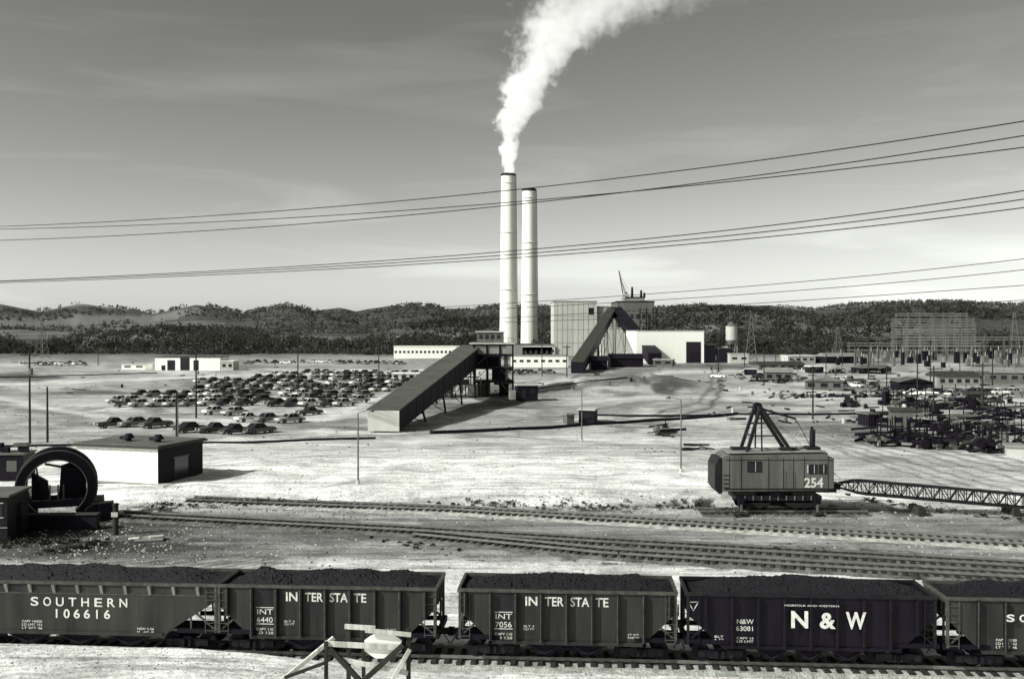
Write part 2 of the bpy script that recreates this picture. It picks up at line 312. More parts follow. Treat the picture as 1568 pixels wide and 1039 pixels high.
# ------------------------------------------------------------ HOPPER CARS
def hopper(L,paint,rim,style,nr):
    b=B(); h=L/2; TZ=3.25; SL=1.55; BZ=.88
    blk=paint=='hopperblk'
    poly=[(-h,TZ),(-h,2.35),(-h+SL,BZ),(h-SL,BZ),(h,2.35),(h,TZ)]
    if style=='flat': poly=[(-h,TZ),(-h,2.55),(-h+2.6,BZ),(h-2.6,BZ),(h,2.55),(h,TZ)]
    for sy in(-1,1):
        b.prism(poly,sy*1.42-.02,sy*1.42+.02,paint)
        b.box(0,sy*1.47,TZ+.02,L+.1,.15,.13,rim)
        b.box(0,sy*1.46,BZ+.02,L-2*(SL if style!='flat' else 2.6),.13,.16,paint)
        sp=1.17
        k=int((h-.2)/sp); xs=[i*sp for i in range(-k,k+1)]
        for x in xs:
            zb=BZ if abs(x)<h-SL-.05 else BZ+(abs(x)-(h-SL))*(2.35-BZ)/SL
            if style=='rib':
                b.box(x,sy*1.53,(zb+TZ)/2,.12,.22,TZ-zb-.12,'under' if blk else 'ribdark')
                b.box(x-.035,sy*1.648,(zb+TZ)/2,.05,.012,TZ-zb-.14,rim)  # lighter left strip on near-black rib: light and shade put into colour
            else:
                b.add([(x-.07,sy*1.445,TZ-.06),(x+.07,sy*1.445,TZ-.06),(x+.07,sy*1.62,TZ-.06),(x-.07,sy*1.62,TZ-.06),(x-.07,sy*1.445,TZ-.5),(x+.07,sy*1.445,TZ-.5)],[(0,1,2,3),(4,5,2,3),(0,3,4),(1,2,5),(0,1,5,4)],'roofgray')
        if style=='flat': b.box(0,sy*1.45,TZ-.5,L-.2,.03,.05,rim)
        for sx in(-1,1):
            b.box(sx*(h-.05),sy*1.42,(1.05+TZ)/2,.12,.14,TZ-1.05,rim)
            b.box(sx*(h-SL/2-.1),sy*1.40,1.10,SL+.5,.14,.2,'under')
            b.beam((sx*(h-.15),sy*1.38,1.2),(sx*(h-SL+.25),sy*1.38,2.15),.07,.09,rim)
            b.beam((sx*(h-SL+.3),sy*1.38,1.15),(sx*(h-SL+.25),sy*1.38,2.15),.07,.09,rim)
            for r in range(6): b.box(sx*(h-.3),sy*1.52,1.15+.36*r,.45,.03,.03,rim)
            b.box(sx*(h-.52),sy*1.52,2.1,.03,.03,2.1,rim)
    for sx in(-1,1):
        b.box(sx*(h-.02),0,2.85,.05,2.8,.85,paint); b.box(sx*h,0,TZ,.13,2.9,.13,rim)
        for y in(-.9,-.3,.3,.9): b.box(sx*(h+.02),y,2.85,.08,.08,.85,rim)
        for y in(-.8,.8): b.beam((sx*(h-.1),y,2.45),(sx*(h-.1),y,1.1),.09,.09,rim)
        b.add([(sx*(h-.05),-1.38,2.5),(sx*(h-.05),1.38,2.5),(sx*(h-2.7),1.38,.8),(sx*(h-2.7),-1.38,.8)],[(0,1,2,3)],'ribdark')
        b.box(sx*(h+.05),0,1.1,.18,2.85,.3,'under')
        b.box(sx*(h+.32),0,.9,.6,.25,.25,'under'); b.box(sx*(h+.55),0,.9,.25,.34,.34,'iron')
        b.beam((sx*(h+.2),-.5,1.0),(sx*(h+.5),-.3,.4),.04,.04,'iron')
    b.cyl((h+.13,-.7,2.3),(h+.16,-.7,2.3),.28,.28,14,'iron'); b.beam((h+.12,-.7,2.3),(h+.12,-.7,1.1),.04,.04,'iron')
    b.box(0,0,.95,L,.4,.3,'under')
    nb=2 if L<11 else 3
    inner=L-2*3.0
    for i in range(nb):
        cx=-inner/2+inner*(i+.5)/nb; w=inner/nb/2-.05
        b.prism([(cx-w,.9),(cx+w,.9),(cx+.35,.30),(cx-.35,.30)],-1.25,1.25,'under')
        for y in(-1.28,1.28): b.beam((cx-w,y,.85),(cx,y,.34),.05,.08,'ribdark'); b.beam((cx+w,y,.85),(cx,y,.34),.05,.08,'ribdark')
    b.cyl((-.5,-1.1,.62),(.5,-1.1,.62),.18,.18,10,'under')
    for sx in(-1,1):
        tx=sx*(h-1.55)
        for ax in(-.85,.85):
            for y in(-.74,.74): b.cyl((tx+ax,y-.06,.42),(tx+ax,y+.06,.42),.42,.42,20,'iron')
            b.cyl((tx+ax,-1,.42),(tx+ax,1,.42),.08,.08,8,'iron')
            for y in(-1.03,1.03): b.box(tx+ax,y,.44,.3,.2,.3,'rimblk')
        for y in(-1.03,1.03):
            b.prism([(tx-1.05,.62),(tx+1.05,.62),(tx+.95,.48),(tx+.45,.22),(tx-.45,.22),(tx-.95,.48)],y-.07,y+.07,'rimblk')
            for k in(-.15,.15): b.cyl((tx+k,y*1.1,.28),(tx+k,y*1.1,.6),.1,.1,8,'iron')
        b.box(tx,0,.62,.4,2.2,.25,'under')
    nx,ny=150,40; vs=[]; hs=random.random()*50; lump=random.uniform(.46,.62)
    for i in range(nx+1):
        for j in range(ny+1):
            x=-h+.08+(L-.16)*i/nx; y=-1.38+2.76*j/ny
            ex=min(1,(h-abs(x))/1.7); ey=1-(abs(y)/1.38)**2.4
            z=TZ-.18+(lump*ey*ex)*(.55+.8*float(fbm(x*.6+hs,y*.9+hs,2,3)))+random.uniform(-.06,.06)
            vs.append((x+random.uniform(-.02,.02),y,z))
    b.add(vs,[(i*(ny+1)+j,(i+1)*(ny+1)+j,(i+1)*(ny+1)+j+1,i*(ny+1)+j+1) for i in range(nx) for j in range(ny)],'coal')
    return b
ang=math.atan2(dv.y,dv.x)
nside=Vector(A0)-nv*.78
def s_at(px):
    k=(px-CX)/F
    return (k*nside.y-nside.x)/(dv.x-k*dv.y)
cars=[(-92,330,'hopper2','hopper_rim','flat'),(332,667,'hopper','hopper_rim','rib'),(702,1037,'hopper','hopper_rim','rib'),(1053,1436,'hopperblk','rimblk','rib'),(1452,1800,'hopper2','hopper_rim','rib')]
cobj=[]
for pa,pb,pt,rm,stl in cars:
    s0,s1=s_at(pa),s_at(pb); L=s1-s0; c=nside+dv*(s0+s1)/2+nv*1.5
    bb=hopper(L,pt,rm,stl,0); o=bb.obj('coal_hopper_car',(c.x,c.y,.42),ang)
    cobj.append((o,L,pa,pb))
def lx(i,px):
    o,L,pa,pb=cobj[i]; return -L/2+(px-pa)/(pb-pa)*L
def small(o,x,z,lines,w=.85,h=.2):
    for i,s in enumerate(lines): text(o,s,x,-1.455,z-i*h*1.45,h,w)
o=cobj[0][0]
for i,ch in enumerate('SOUTHERN'): text(o,ch,lx(0,52+i*19.5),-1.455,2.16,.42,.38,bold=.008)
for i,ch in enumerate('106616'): text(o,ch,lx(0,86+i*15.5),-1.455,1.60,.42,.30,bold=.012)
small(o,lx(0,48),1.35,['CAPY 140000','LD LMT 152','LT WT 46'],1.0,.11); small(o,lx(0,222),1.1,['NEW 5-56','IL 40-8'],.8,.11)
for ci,base,num in((1,332,'6440'),(2,702,'7056')):
    o=cobj[ci][0]; cell=1.17
    for s,c,w in(('IN',-1.5*cell+.12,.55),('TER',-.5*cell,.86),('STA',.5*cell,.86),('TE',1.5*cell-.15,.6)): text(o,s,c,-1.455,2.60,.42,w,bold=.01)
    small(o,-2.5*cell,1.95,['INT',num],.75,.26)
    b2=B()
    for z_ in(2.27,1.50): b2.box(-2.5*cell,-1.452,z_,.85,.012,.03,'letter')
    bo=b2.obj('stencil_lines'); bo.parent=o
    small(o,-2.5*cell,1.2,['CAPY 110','LD 128'],.8,.12)
    small(o,-1.5*cell,1.6,['BLT 4','CU FT'],.5,.09); small(o,2.6*cell,1.3,['LT WT','NEW'],.5,.09)
o=cobj[3][0]
text(o,'N',lx(3,1226),-1.67,1.9,.75,.75,bold=.03); text(o,'&',lx(3,1268),-1.67,1.9,.70,.7,bold=.03); text(o,'W',lx(3,1312),-1.67,1.9,.75,.9,bold=.03)
small(o,-2.5*1.17,1.95,['N&W','63081'],.75,.22); small(o,-2.5*1.17,1.25,['CAPY 14','LD LMT'],.75,.1); small(o,-3.5*1.17,1.3,['BLT','6-57'],.4,.1)
text(o,'NORFOLK AND WESTERN',0,-1.67,2.85,.08,2.4)
b2=B(); xx=-5*1.17+.6
for p,q in(((xx-.22,2.9),(xx+.22,2.9)),((xx-.22,2.9),(xx,2.5)),((xx+.22,2.9),(xx,2.5))): b2.beam((p[0],-1.455,p[1]),(q[0],-1.455,q[1]),.01,.035,'letter')
bo=b2.obj('triangle_stencil'); bo.parent=o
o=cobj[4][0]
for i,ch in enumerate('SOUTHERN'): text(o,ch,lx(4,1548+i*20),-1.67,2.35,.32,.34,bold=.01)
small(o,lx(4,1545),1.4,['CAPY 140000','LD LMT 152','LT WT 46'],.9,.11)
# ------------------------------------------------------------ CRANE
def crane():
    d=84.0; x0=at(1186,d); b=B()
    b.box(0,0,1.45,6.8,2.6,.45,'crane_d'); b.box(0,0,1.0,5.5,1.8,.5,'under')
    for tx in(-2.0,2.0):
        for ax in(-.85,0,.85):
            for y in(-.74,.74): b.cyl((tx+ax,y-.07,.82),(tx+ax,y+.07,.82),.42,.42,16,'iron')
        for y in(-1.1,1.1): b.prism([(tx-1.4,1.05),(tx+1.4,1.05),(tx+1.2,.75),(tx+.6,.6),(tx-.6,.6),(tx-1.2,.75)],y-.08,y+.08,'crane_d')
    for sx in(-1,1):
        b.box(sx*3.5,0,1.5,.3,2.9,.35,'crane_d'); b.box(sx*3.2,-1.6,1.3,.5,.5,.5,'under'); b.box(sx*3.2,-1.7,.75,.15,.15,.9,'galv'); b.box(sx*3.2,-1.7,.25,.6,.6,.2,'wood_d')
    for xx in np.linspace(-2.8,2.8,9): b.box(xx,-1.33,1.45,.12,.06,.4,'crane')
    b.cyl((0,0,1.68),(0,0,1.95),1.5,1.5,24,'under')
    b.box(.4,0,2.05,9.0,2.9,.2,'crane_d')
    o=b.obj('railroad_crane',(x0,d,0.05),0,.02)
    h=B(); z0,z1=2.15,5.0
    prof=[(-4.75,z0-.1),(-4.75,z1-.05),(-4.3,z1+.15),(4.1,z1+.3),(4.1,z0)]
    h.prism(prof,-1.6,1.6,'crane')
    h.prism([(-5.05,z0-.3),(-5.4,z0+.2),(-5.4,z1-.75),(-5.1,z1-.15),(-4.76,z1-.15),(-4.76,z0-.3)],-1.5,1.5,'crane_d')
    h.box(4.35,0,(z0+z1)/2-.05,.55,3.1,z1-z0-.15,'crane')
    h.box(-.2,0,z1+.36,8.2,3.4,.08,'roofgray',0,-.016)
    h.box(1.0,-.6,z1+.5,1.4,.8,.3,'crane_d'); h.box(-2.8,.4,z1+.45,1.6,1.0,.25,'crane_d')
    for xx in(-4.2,-3.2,-.9,.35,1.2,2.1): h.box(xx,-1.612,(z0+z1)/2,.05,.02,z1-z0-.1,'crane_d')
    h.box(0,-1.615,z1-.28,9.0,.03,.05,'crane_d'); h.box(0,-1.615,z0+.12,9.2,.03,.12,'crane_d')
    for xx,w,hh,zc in((-2.1,1.15,.85,4.15),(2.85,.62,.75,3.95),(3.65,.62,.75,3.95)):
        h.box(xx,-1.605,zc,w,.03,hh,'glass')
        for s in(-1,1): h.box(xx+s*w/2,-1.62,zc,.05,.06,hh+.06,'crane_d'); h.box(xx,-1.62,zc+s*hh/2,w+.06,.06,.05,'crane_d')
        h.box(xx+.1,-1.62,zc,.04,.05,hh,'lightgray')
    h.box(2.4,-1.625,3.95,.1,.03,.7,'lightgray'); h.box(4.64,-.6,3.95,.02,1.2,.8,'glass')
    for xx in(.38,1.17): h.beam((xx,-1.7,2.3),(xx,-1.7,3.9),.03,.03,'iron')
    for k in range(4): h.box(-4.5,-1.65,2.4+.35*k,.5,.04,.05,'crane_d')
    ax,az=-1.45,9.05
    for y in(-1.15,1.15):
        yy=y*.8
        h.beam((-2.65,y,z1+.2),(ax,yy,az),.26,.3,'crane_d'); h.beam((1.25,y,z1+.2),(ax+.1,yy,az),.22,.3,'crane_d')
        h.beam((-1.35,y,z1+.2),(-1.35,yy,az-.3),.12,.12,'crane_d')
        h.beam((ax,yy,az-.05),(1.6,y*.7,az-.95),.12,.18,'crane_d')
        h.beam((ax,yy,az),(5.5,y*.4,3.0),.03,.03,'iron')
    h.beam((ax,-1.0,az),(ax,1.0,az),.28,.28,'crane_d'); h.beam((-2.2,-1.1,z1+1.7),(-2.2,1.1,z1+1.7),.12,.12,'crane_d')
    h.beam((-2.2,-1.1,z1+1.7),(-.2,-1.1,z1+1.7),.12,.12,'crane_d')
    h.cyl((ax,-.3,az+.05),(ax,.3,az+.05),.36,.36,14,'iron')
    h.beam((1.6,-.8,az-.95),(3.2,-.6,z1+.3),.05,.05,'iron')
    h.cyl((3.1,-.4,z1+.2),(3.1,-.4,z1+2.1),.2,.2,10,'crane_d'); h.cyl((3.1,-.4,z1+2.1),(3.1,-.4,z1+2.4),.12,.12,10,'iron'); h.cyl((3.5,.3,z1+.2),(3.5,.3,z1+2.1),.12,.12,10,'crane_d')
    h.box(3.2,-.2,z1+.55,1.1,1.2,.3,'crane_d')
    ho=h.obj('machinery_house',(0,0,0),0,.04); ho.parent=o
    text(ho,'254',2.9,-1.63,2.42,.8,1.6,bold=.03)
    k=B(); P0=Vector((5.6,0,2.35)); P1=Vector((26,-1.2,.75)); n=30
    def sect(t):
        c=P0.lerp(P1,t); w=.55 if 0.08<t else .2+.35*t/.08; return c,w
    pr=None
    for i in range(n+1):
        c,w=sect(i/n); cs=[c+Vector((0,-w,-w)),c+Vector((0,w,-w)),c+Vector((0,w,w)),c+Vector((0,-w,w))]
        if pr:
            for j in range(4):
                k.beam(pr[j],cs[j],.13,.13,'crane_d')
                k.beam(pr[j],cs[(j+1)%4],.07,.07,'crane_d') if i%2 else k.beam(pr[(j+1)%4],cs[j],.07,.07,'crane_d')
                k.beam(cs[j],cs[(j+1)%4],.06,.06,'crane_d')
        pr=cs
    k.box(4.9,0,2.3,1.2,1.2,.5,'crane_d')
    for xx in(12,20): k.box(xx,-.6,.35,.5,2.2,.7,'wood_d')
    bo=k.obj('lattice_boom'); bo.parent=o
    return o
crane()
track('railroad_track',[(at(1070,84.0),84.0),(at(1325,84.0),84.0)],'ballast_d',dz=-.05)
# ------------------------------------------------------------ WHITE SHED
def shed():
    c=GP(241,756); d=c[1]; b=B(); Lx=9.4; Ly=7.2; hh=3.55
    b.box(-Lx/2,Ly/2,hh/2,Lx,Ly,hh,'white')
    b.box(.006,Ly/2,hh/2,.02,Ly-.02,hh-.02,'dark')  # dark sheet over the white end wall: its shade put into colour
    b.box(.03,Ly*.5,1.2,.05,2.2,2.3,'glass'); b.box(.05,Ly*.5,2.42,.06,2.5,.12,'midgray')
    b.box(-Lx/2,Ly/2,hh+.10,Lx+.7,Ly+.8,.18,'roofdark'); b.box(-Lx/2,Ly/2,hh+.25,Lx+.4,Ly+.4,.12,'midgray')
    b.box(-Lx/2,-.05,.1,Lx,.1,.2,'gray')
    for i in range(1,12): b.box(-Lx*i/12,-.006,hh/2+.1,.025,.012,hh-.3,'lightgray')
    for x in(-1.9,-5.4):
        b.cyl((x,2.6,hh+.3),(x,2.6,hh+.6),.28,.28,12,'dark'); b.cyl((x,2.6,hh+.6),(x,2.6,hh+1.05),.6,.3,12,'dark'); b.box(x-.5,2.6,hh+.62,.8,.5,.3,'dark')
    b.box(.7,-.3,.1,1.6,1.8,.2,'lightgray')
    b.obj('white_metal_shed',(c[0],d,float(gz(*c))-.1),-.30,.02)
shed()
# ------------------------------------------------------------ ROTARY DUMPER (ring)
def dumper():
    d=80.0; x0=at(86,d); b=B(); R=3.0; cz=2.95
    for y0,y1 in((-.7,.6),(2.2,2.8)):
        n=48
        for (ro,ri,ya,yb,mt) in((R,R-.68,y0,y1,'iron'),(R+.10,R-.08,y0+.3,y0+.38,'midgray'),(R-.66,R-.73,y0-.02,y0+.05,'midgray')):  # thin mid-gray edge rings draw the ring's highlight as colour
            vs=[];fs=[]
            for i in range(n+1):
                t=-math.pi*.30+ (math.pi*1.60)*i/n
                for r in(ro,ri):
                    for y in(ya,yb): vs.append((r*math.cos(t),y,cz+r*math.sin(t)))
            for i in range(n):
                a=i*4;c=a+4
                fs+=[(a,c,c+1,a+1),(a+2,a+3,c+3,c+2),(a,a+2,c+2,c),(a+1,c+1,c+3,a+3)]
            fs+=[(0,1,3,2),(4*n,4*n+2,4*n+3,4*n+1)]
            b.add(vs,fs,mt)
        b.beam((-2.3,y0+.2,1.7),(2.3,y0+.2,1.7),.3,.5,'iron')
    b.beam((-1.1,.1,1.9),(-1.5,.1,4.6),.12,.2,'iron'); b.beam((-.9,.1,4.9),(1.9,.1,4.2),.12,.18,'iron')
    b.prism([(.1,1.9),(2.2,1.9),(2.2,3.6),(1.2,4.9),(.3,4.6)],.6,1.2,'dark'); b.prism([(-1.9,1.9),(-.5,1.9),(-.7,3.4),(-1.9,4.2)],.6,1.2,'crane_d')
    for t in np.linspace(.1,math.pi-.1,9): b.beam((2.6*math.cos(t),0,cz+2.6*math.sin(t)),(2.6*math.cos(t),2.6,cz+2.6*math.sin(t)),.2,.25,'iron')
    b.box(0,1.6,1.5,3.6,3.8,.3,'iron')
    for x in(-3.1,3.1): b.box(x,1.5,.7,.8,4.4,1.5,'dark'); b.box(x,1.5,1.5,1.0,4.6,.12,'roofdark')
    for x in(-.5,.1,.5): b.box(x,-.2,2.6,.12,.1,1.2,'midgray')
    b.cyl((2.6,-1.0,.9),(2.6,-.4,.9),.5,.5,14,'iron'); b.box(3.7,-.6,.9,1.2,1.2,1.4,'iron')
    b.obj('rotary_car_dumper',(x0,d,-.1),.40,.015)
dumper()
def cabin():
    d=74.; x0=at(-22,d); b=B()
    b.box(0,0,1.9,4.6,4,3.1,'crane_d'); b.box(0,0,3.55,5.0,4.4,.18,'midgray')
    for x in(-1.0,.3,1.55): b.box(x,-2.01,2.5,.85,.04,1.0,'glass'); b.box(x,-2.03,1.95,1.0,.06,.07,'lightgray'); b.box(x,-2.03,3.03,1.0,.06,.07,'lightgray')
    b.box(0,-2.02,1.2,4.6,.05,.08,'gray'); b.box(2.32,0,1.6,.04,1.0,2.2,'glass')
    b.box(0,0,.2,4.8,4.2,.5,'dark'); b.obj('operator_cabin',(x0,d,-.1),.1,.02)
    d=92.; b=B()
    b.box(-1,0,1.7,6,3,2.4,'iron'); b.box(-1,0,3.0,6.3,3.2,.15,'midgray')
    for x in(-2.5,-.5,1.2): b.cyl((x,0,3),(x,0,3.9),.25,.25,10,'iron'); b.box(x+.6,-.5,3.3,.6,.6,.5,'dark')
    for x in(-3,-1,1): b.box(x,-1.51,1.9,.9,.04,1.0,'midgray')
    b.box(1.5,-.5,3.8,1.2,.8,.3,'galv')
    b.obj('thaw_shed_machinery',(at(10,d),d,1.2),.1,.02)
    b=B(); b.box(0,0,.5,9,.6,1.3,'dark'); b.box(0,0,1.2,9.1,.8,.12,'roofdark'); b.obj('concrete_pit_wall',(at(60,77),77,0),.05,.02)
cabin()
b=B(); b.cyl((0,0,0),(0,0,2.3),.22,.2,12,'wood_d'); b.cyl((0,0,2.3),(0,0,2.42),.28,.24,12,'iron'); b.box(.0,-.22,1.6,.5,.05,.35,'lightgray'); b.obj('bollard_post',(at(176,75),75,0))
b=B(); b.box(0,0,.12,2.0,1.2,.12,'gray',.2); b.box(.4,.3,.24,1.0,.7,.1,'lightgray',.5); b.beam((-1.6,.2,.1),(-.6,-.3,.3),.2,.1,'wood'); b.obj('concrete_slab',(at(228,73),73,0))
# ------------------------------------------------------------ TRANSFER CONVEYOR GALLERY + TOWER
def gallery(name,pl_,ph,w,hl,hh,zl,zh,side,roof,legs=3,end=None):
    b=B(); p=Vector((pl_[0],pl_[1],0));q=Vector((ph[0],ph[1],0)); d=(q-p).normalized(); nn=Vector((-d.y,d.x,0))
    def c(pt,s,z): v=pt+nn*s*w/2; return (v.x,v.y,z)
    vs=[c(p,-1,zl),c(p,1,zl),c(p,1,zl+hl),c(p,-1,zl+hl),c(q,-1,zh),c(q,1,zh),c(q,1,zh+hh),c(q,-1,zh+hh)]
    b.add(vs,[(0,4,7,3),(1,2,6,5),(0,1,5,4),(4,5,6,7)],side); b.add(vs,[(0,1,2,3)],end or side)
    r=[c(p,-1.06,zl+hl+.01),c(p,1.06,zl+hl+.01),c(q,1.06,zh+hh+.01),c(q,-1.06,zh+hh+.01)]
    r+= [(a[0],a[1],a[2]+.22) for a in r]
    b.add(r,[(0,1,2,3),(4,5,6,7),(0,1,5,4),(1,2,6,5),(2,3,7,6),(3,0,4,7)],roof)
    n=14
    for i in range(1,n):
        t=i/n; m=p.lerp(q,t); z0=zl+(zh-zl)*t; z1=z0+hl+(hh-hl)*t
        for s in(-1.01,1.01): b.beam(c(m,s,z0+.05),c(m,s,z1-.05),.06,.12,'iron')
        b.beam(c(m,-1.05,z1+.24),c(m,1.05,z1+.24),.08,.06,roof)
    for i in range(1,legs+1):
        t=i/(legs+.6); m=p.lerp(q,t); z0=zl+(zh-zl)*t; g=float(gz(m.x,m.y))-.3
        for s in(-.9,.9): b.beam(c(m,s*1.25,g),c(m,s,z0),.35,.35,'iron')
        b.beam(c(m,-1.1,g+(z0-g)*.1),c(m,.95,z0-.3),.15,.15,'iron'); b.beam(c(m,1.1,g+(z0-g)*.1),c(m,-.95,z0-.3),.15,.15,'iron')
    return b.obj(name)
gallery('coal_conveyor_gallery',(at(587,152),152),(at(722,238),238),5.0,3.2,4.4,0,7.4,'dark','roofmid',4,'lightgray')  # near-black sides put the gallery's shaded side into the wall colour
def tower():
    d=236.; b=B(); x0=at(756,d); w=9.2; dp=8
    for x in(-w/2,-w/6,w/6,w/2):
        for y in(-dp/2,dp/2): b.box(x,y,6.3,.4,.4,12.6,'iron')
    for z in(3.4,6.6,9.6,12.2):
        for y in(-dp/2,dp/2): b.box(0,y,z,w+.4,.3,.4,'iron')
        for x in(-w/2,w/2): b.box(x,0,z,.3,dp,.4,'iron')
    for z,cx_,ww in((3.6,-.5,8),(6.8,0,9),(9.8,0,9.2)): b.box(cx_,0,z,ww,dp-.6,.15,'midgray')
    for z0,z1 in((0,3.4),(3.4,6.6),(6.6,9.6)):
        b.beam((-w/2,-dp/2,z0),(-w/6,-dp/2,z1),.16,.16,'galv'); b.beam((w/2,-dp/2,z0),(w/6,-dp/2,z1),.16,.16,'galv')
    b.box(-1.2,.4,8.2,5.2,5,2.4,'dark'); b.box(1.2,-.5,5.0,3.2,4,2.6,'dark'); b.box(-2.4,0,1.5,3.0,5,3,'midgray'); b.box(2.6,.5,1.4,2,4,2.8,'dark')
    b.box(-.3,0,12.5,w+1.6,dp+1.2,.3,'lightgray'); b.box(-.9,0,11.2,7.8,dp,2.2,'gray')
    b.box(-.8,.3,13.9,6.4,5.6,2.5,'midgray'); b.box(-.8,.3,15.3,7.0,6.2,.3,'lightgray')
    for x in(-3,-1.6,-.2,1.2): b.box(x,-2.53,14.1,.8,.05,1.0,'glass')
    for x in np.linspace(-w/2-.6,w/2+.2,9): b.box(x,-dp/2-.5,13.2,.07,.07,1.1,'iron')
    b.box(-.2,-dp/2-.5,13.75,w+1,.07,.07,'iron')
    b.cyl((3.0,-2,4),(3.0,-2,10),.5,.5,12,'gray')
    b.obj('coal_transfer_tower',(x0,d,0))
    b=B(); d=222.
    b.box(0,0,1.6,4.6,4,3.2,'dark'); b.box(0,0,3.3,5.0,4.4,.25,'lightgray'); b.box(-.8,-2.02,1.3,1,.05,2.2,'glass'); b.box(1.2,-2.02,1.9,.9,.05,.9,'glass')
    b.box(-3.2,.3,1,1.2,3,2,'white'); b.obj('control_shack',(at(806,d),d,0),.15,.02)
    b=B(); d=231.
    for i,x in enumerate(np.linspace(-7,6,12)):
        hgt=random.uniform(2.5,6.0); b.box(x,random.uniform(-1,1),hgt/2,.25,.25,hgt,'galv' if i%2 else 'iron')
    b.box(-4,0,2.2,3,3,2.5,'dark'); b.box(1,.5,3.4,4.5,3,1.2,'dark'); b.box(4.2,0,1.5,2.5,3,2.5,'midgray'); b.box(-1,0,4.6,13,.25,.25,'iron'); b.box(-1,0,2.8,13,.2,.2,'galv')
    b.cyl((-1.4,-.5,.2),(-1.4,-.5,4),.7,.7,12,'midgray'); b.cyl((1,-.6,.8),(1,-.6,2.6),.9,.9,14,'gray')
    b.obj('coal_crusher_equipment',(at(697,d),d,0))
tower()
# ------------------------------------------------------------ generic buildings
def building(name,pl_,pr,yb,yt,dep,wall,roof='flat',nw=0,wh=1.2,rows=1,rmat='roofgray',rz=0,doors=(),band=None):
    d=F*H/(yb-YH); x0,x1=at(pl_,d),at(pr,d); w=x1-x0; h=(yb-yt)/F*d; b=B()
    g=float(gz((x0+x1)/2,d+dep/2)); he=h if roof=='flat' else h*.66
    b.box(0,dep/2,he/2-.5,w,dep,he+1,wall)
    if roof=='flat':
        b.box(0,dep/2,he+.12,w+.5,dep+.5,.25,rmat)
    elif roof=='gable':
        b.prismx([(-.4,he),(dep+.4,he),(dep/2,h)],-w/2-.4,w/2+.4,rmat)
    elif roof=='gablef':
        b.prism([(-w/2-.3,he),(w/2+.3,he),(0,h)],-.4,dep+.4,rmat); b.prism([(-w/2,he+.02),(w/2,he+.02),(0,h-.15)],-.42,-.40,wall)
    for r in range(rows):
        for i in range(nw):
            x=-w/2+w*(i+.5)/nw; ww=w/nw*.55; z=he*(r+.55)/rows
            b.box(x,-.02,z,ww,.06,wh,'glass'); b.box(x,-.05,z-wh/2-.06,ww+.2,.12,.1,wall)
    for px_,ww,hh in doors:
        b.box(at(px_,d)-(x0+x1)/2,-.03,hh/2,ww,.08,hh,'glass')
    if w>8:
        for k in range(int(w/7)): b.box(random.uniform(-w/2+1,w/2-1),dep*.5,(he if roof=='flat' else h)+.4,.7,.7,.7,'midgray')
    return b.obj(name,((x0+x1)/2,d,g),rz)
building('white_warehouse',237,337,567,547,12,'white',nw=0,doors=((262,3,4),(283,3.6,5),(300,2,4),(250,1.5,2)),rmat='roofdark')
building('white_shack',186,222,567,559,8,'white',nw=2,wh=.6,rmat='lightgray')
building('white_shack',338,357,567,553,8,'lightgray',nw=2,rmat='white')
building('long_office_building',603,705,549,531,14,'white',nw=16,wh=1.2,rmat='white',rows=1)
building('long_office_building',700,768,548,534,14,'gray',nw=10,wh=1.2,rmat='lightgray')
building('office_block',782,870,563,546,14,'white',nw=8,wh=.9,rmat='roofgray',rows=1)
building('office_block',800,850,545,531,14,'lightgray',nw=6,wh=1.5,rmat='white')
building('small_garage',600,660,584,574,6,'lightgray',nw=5,wh=1,rmat='white')
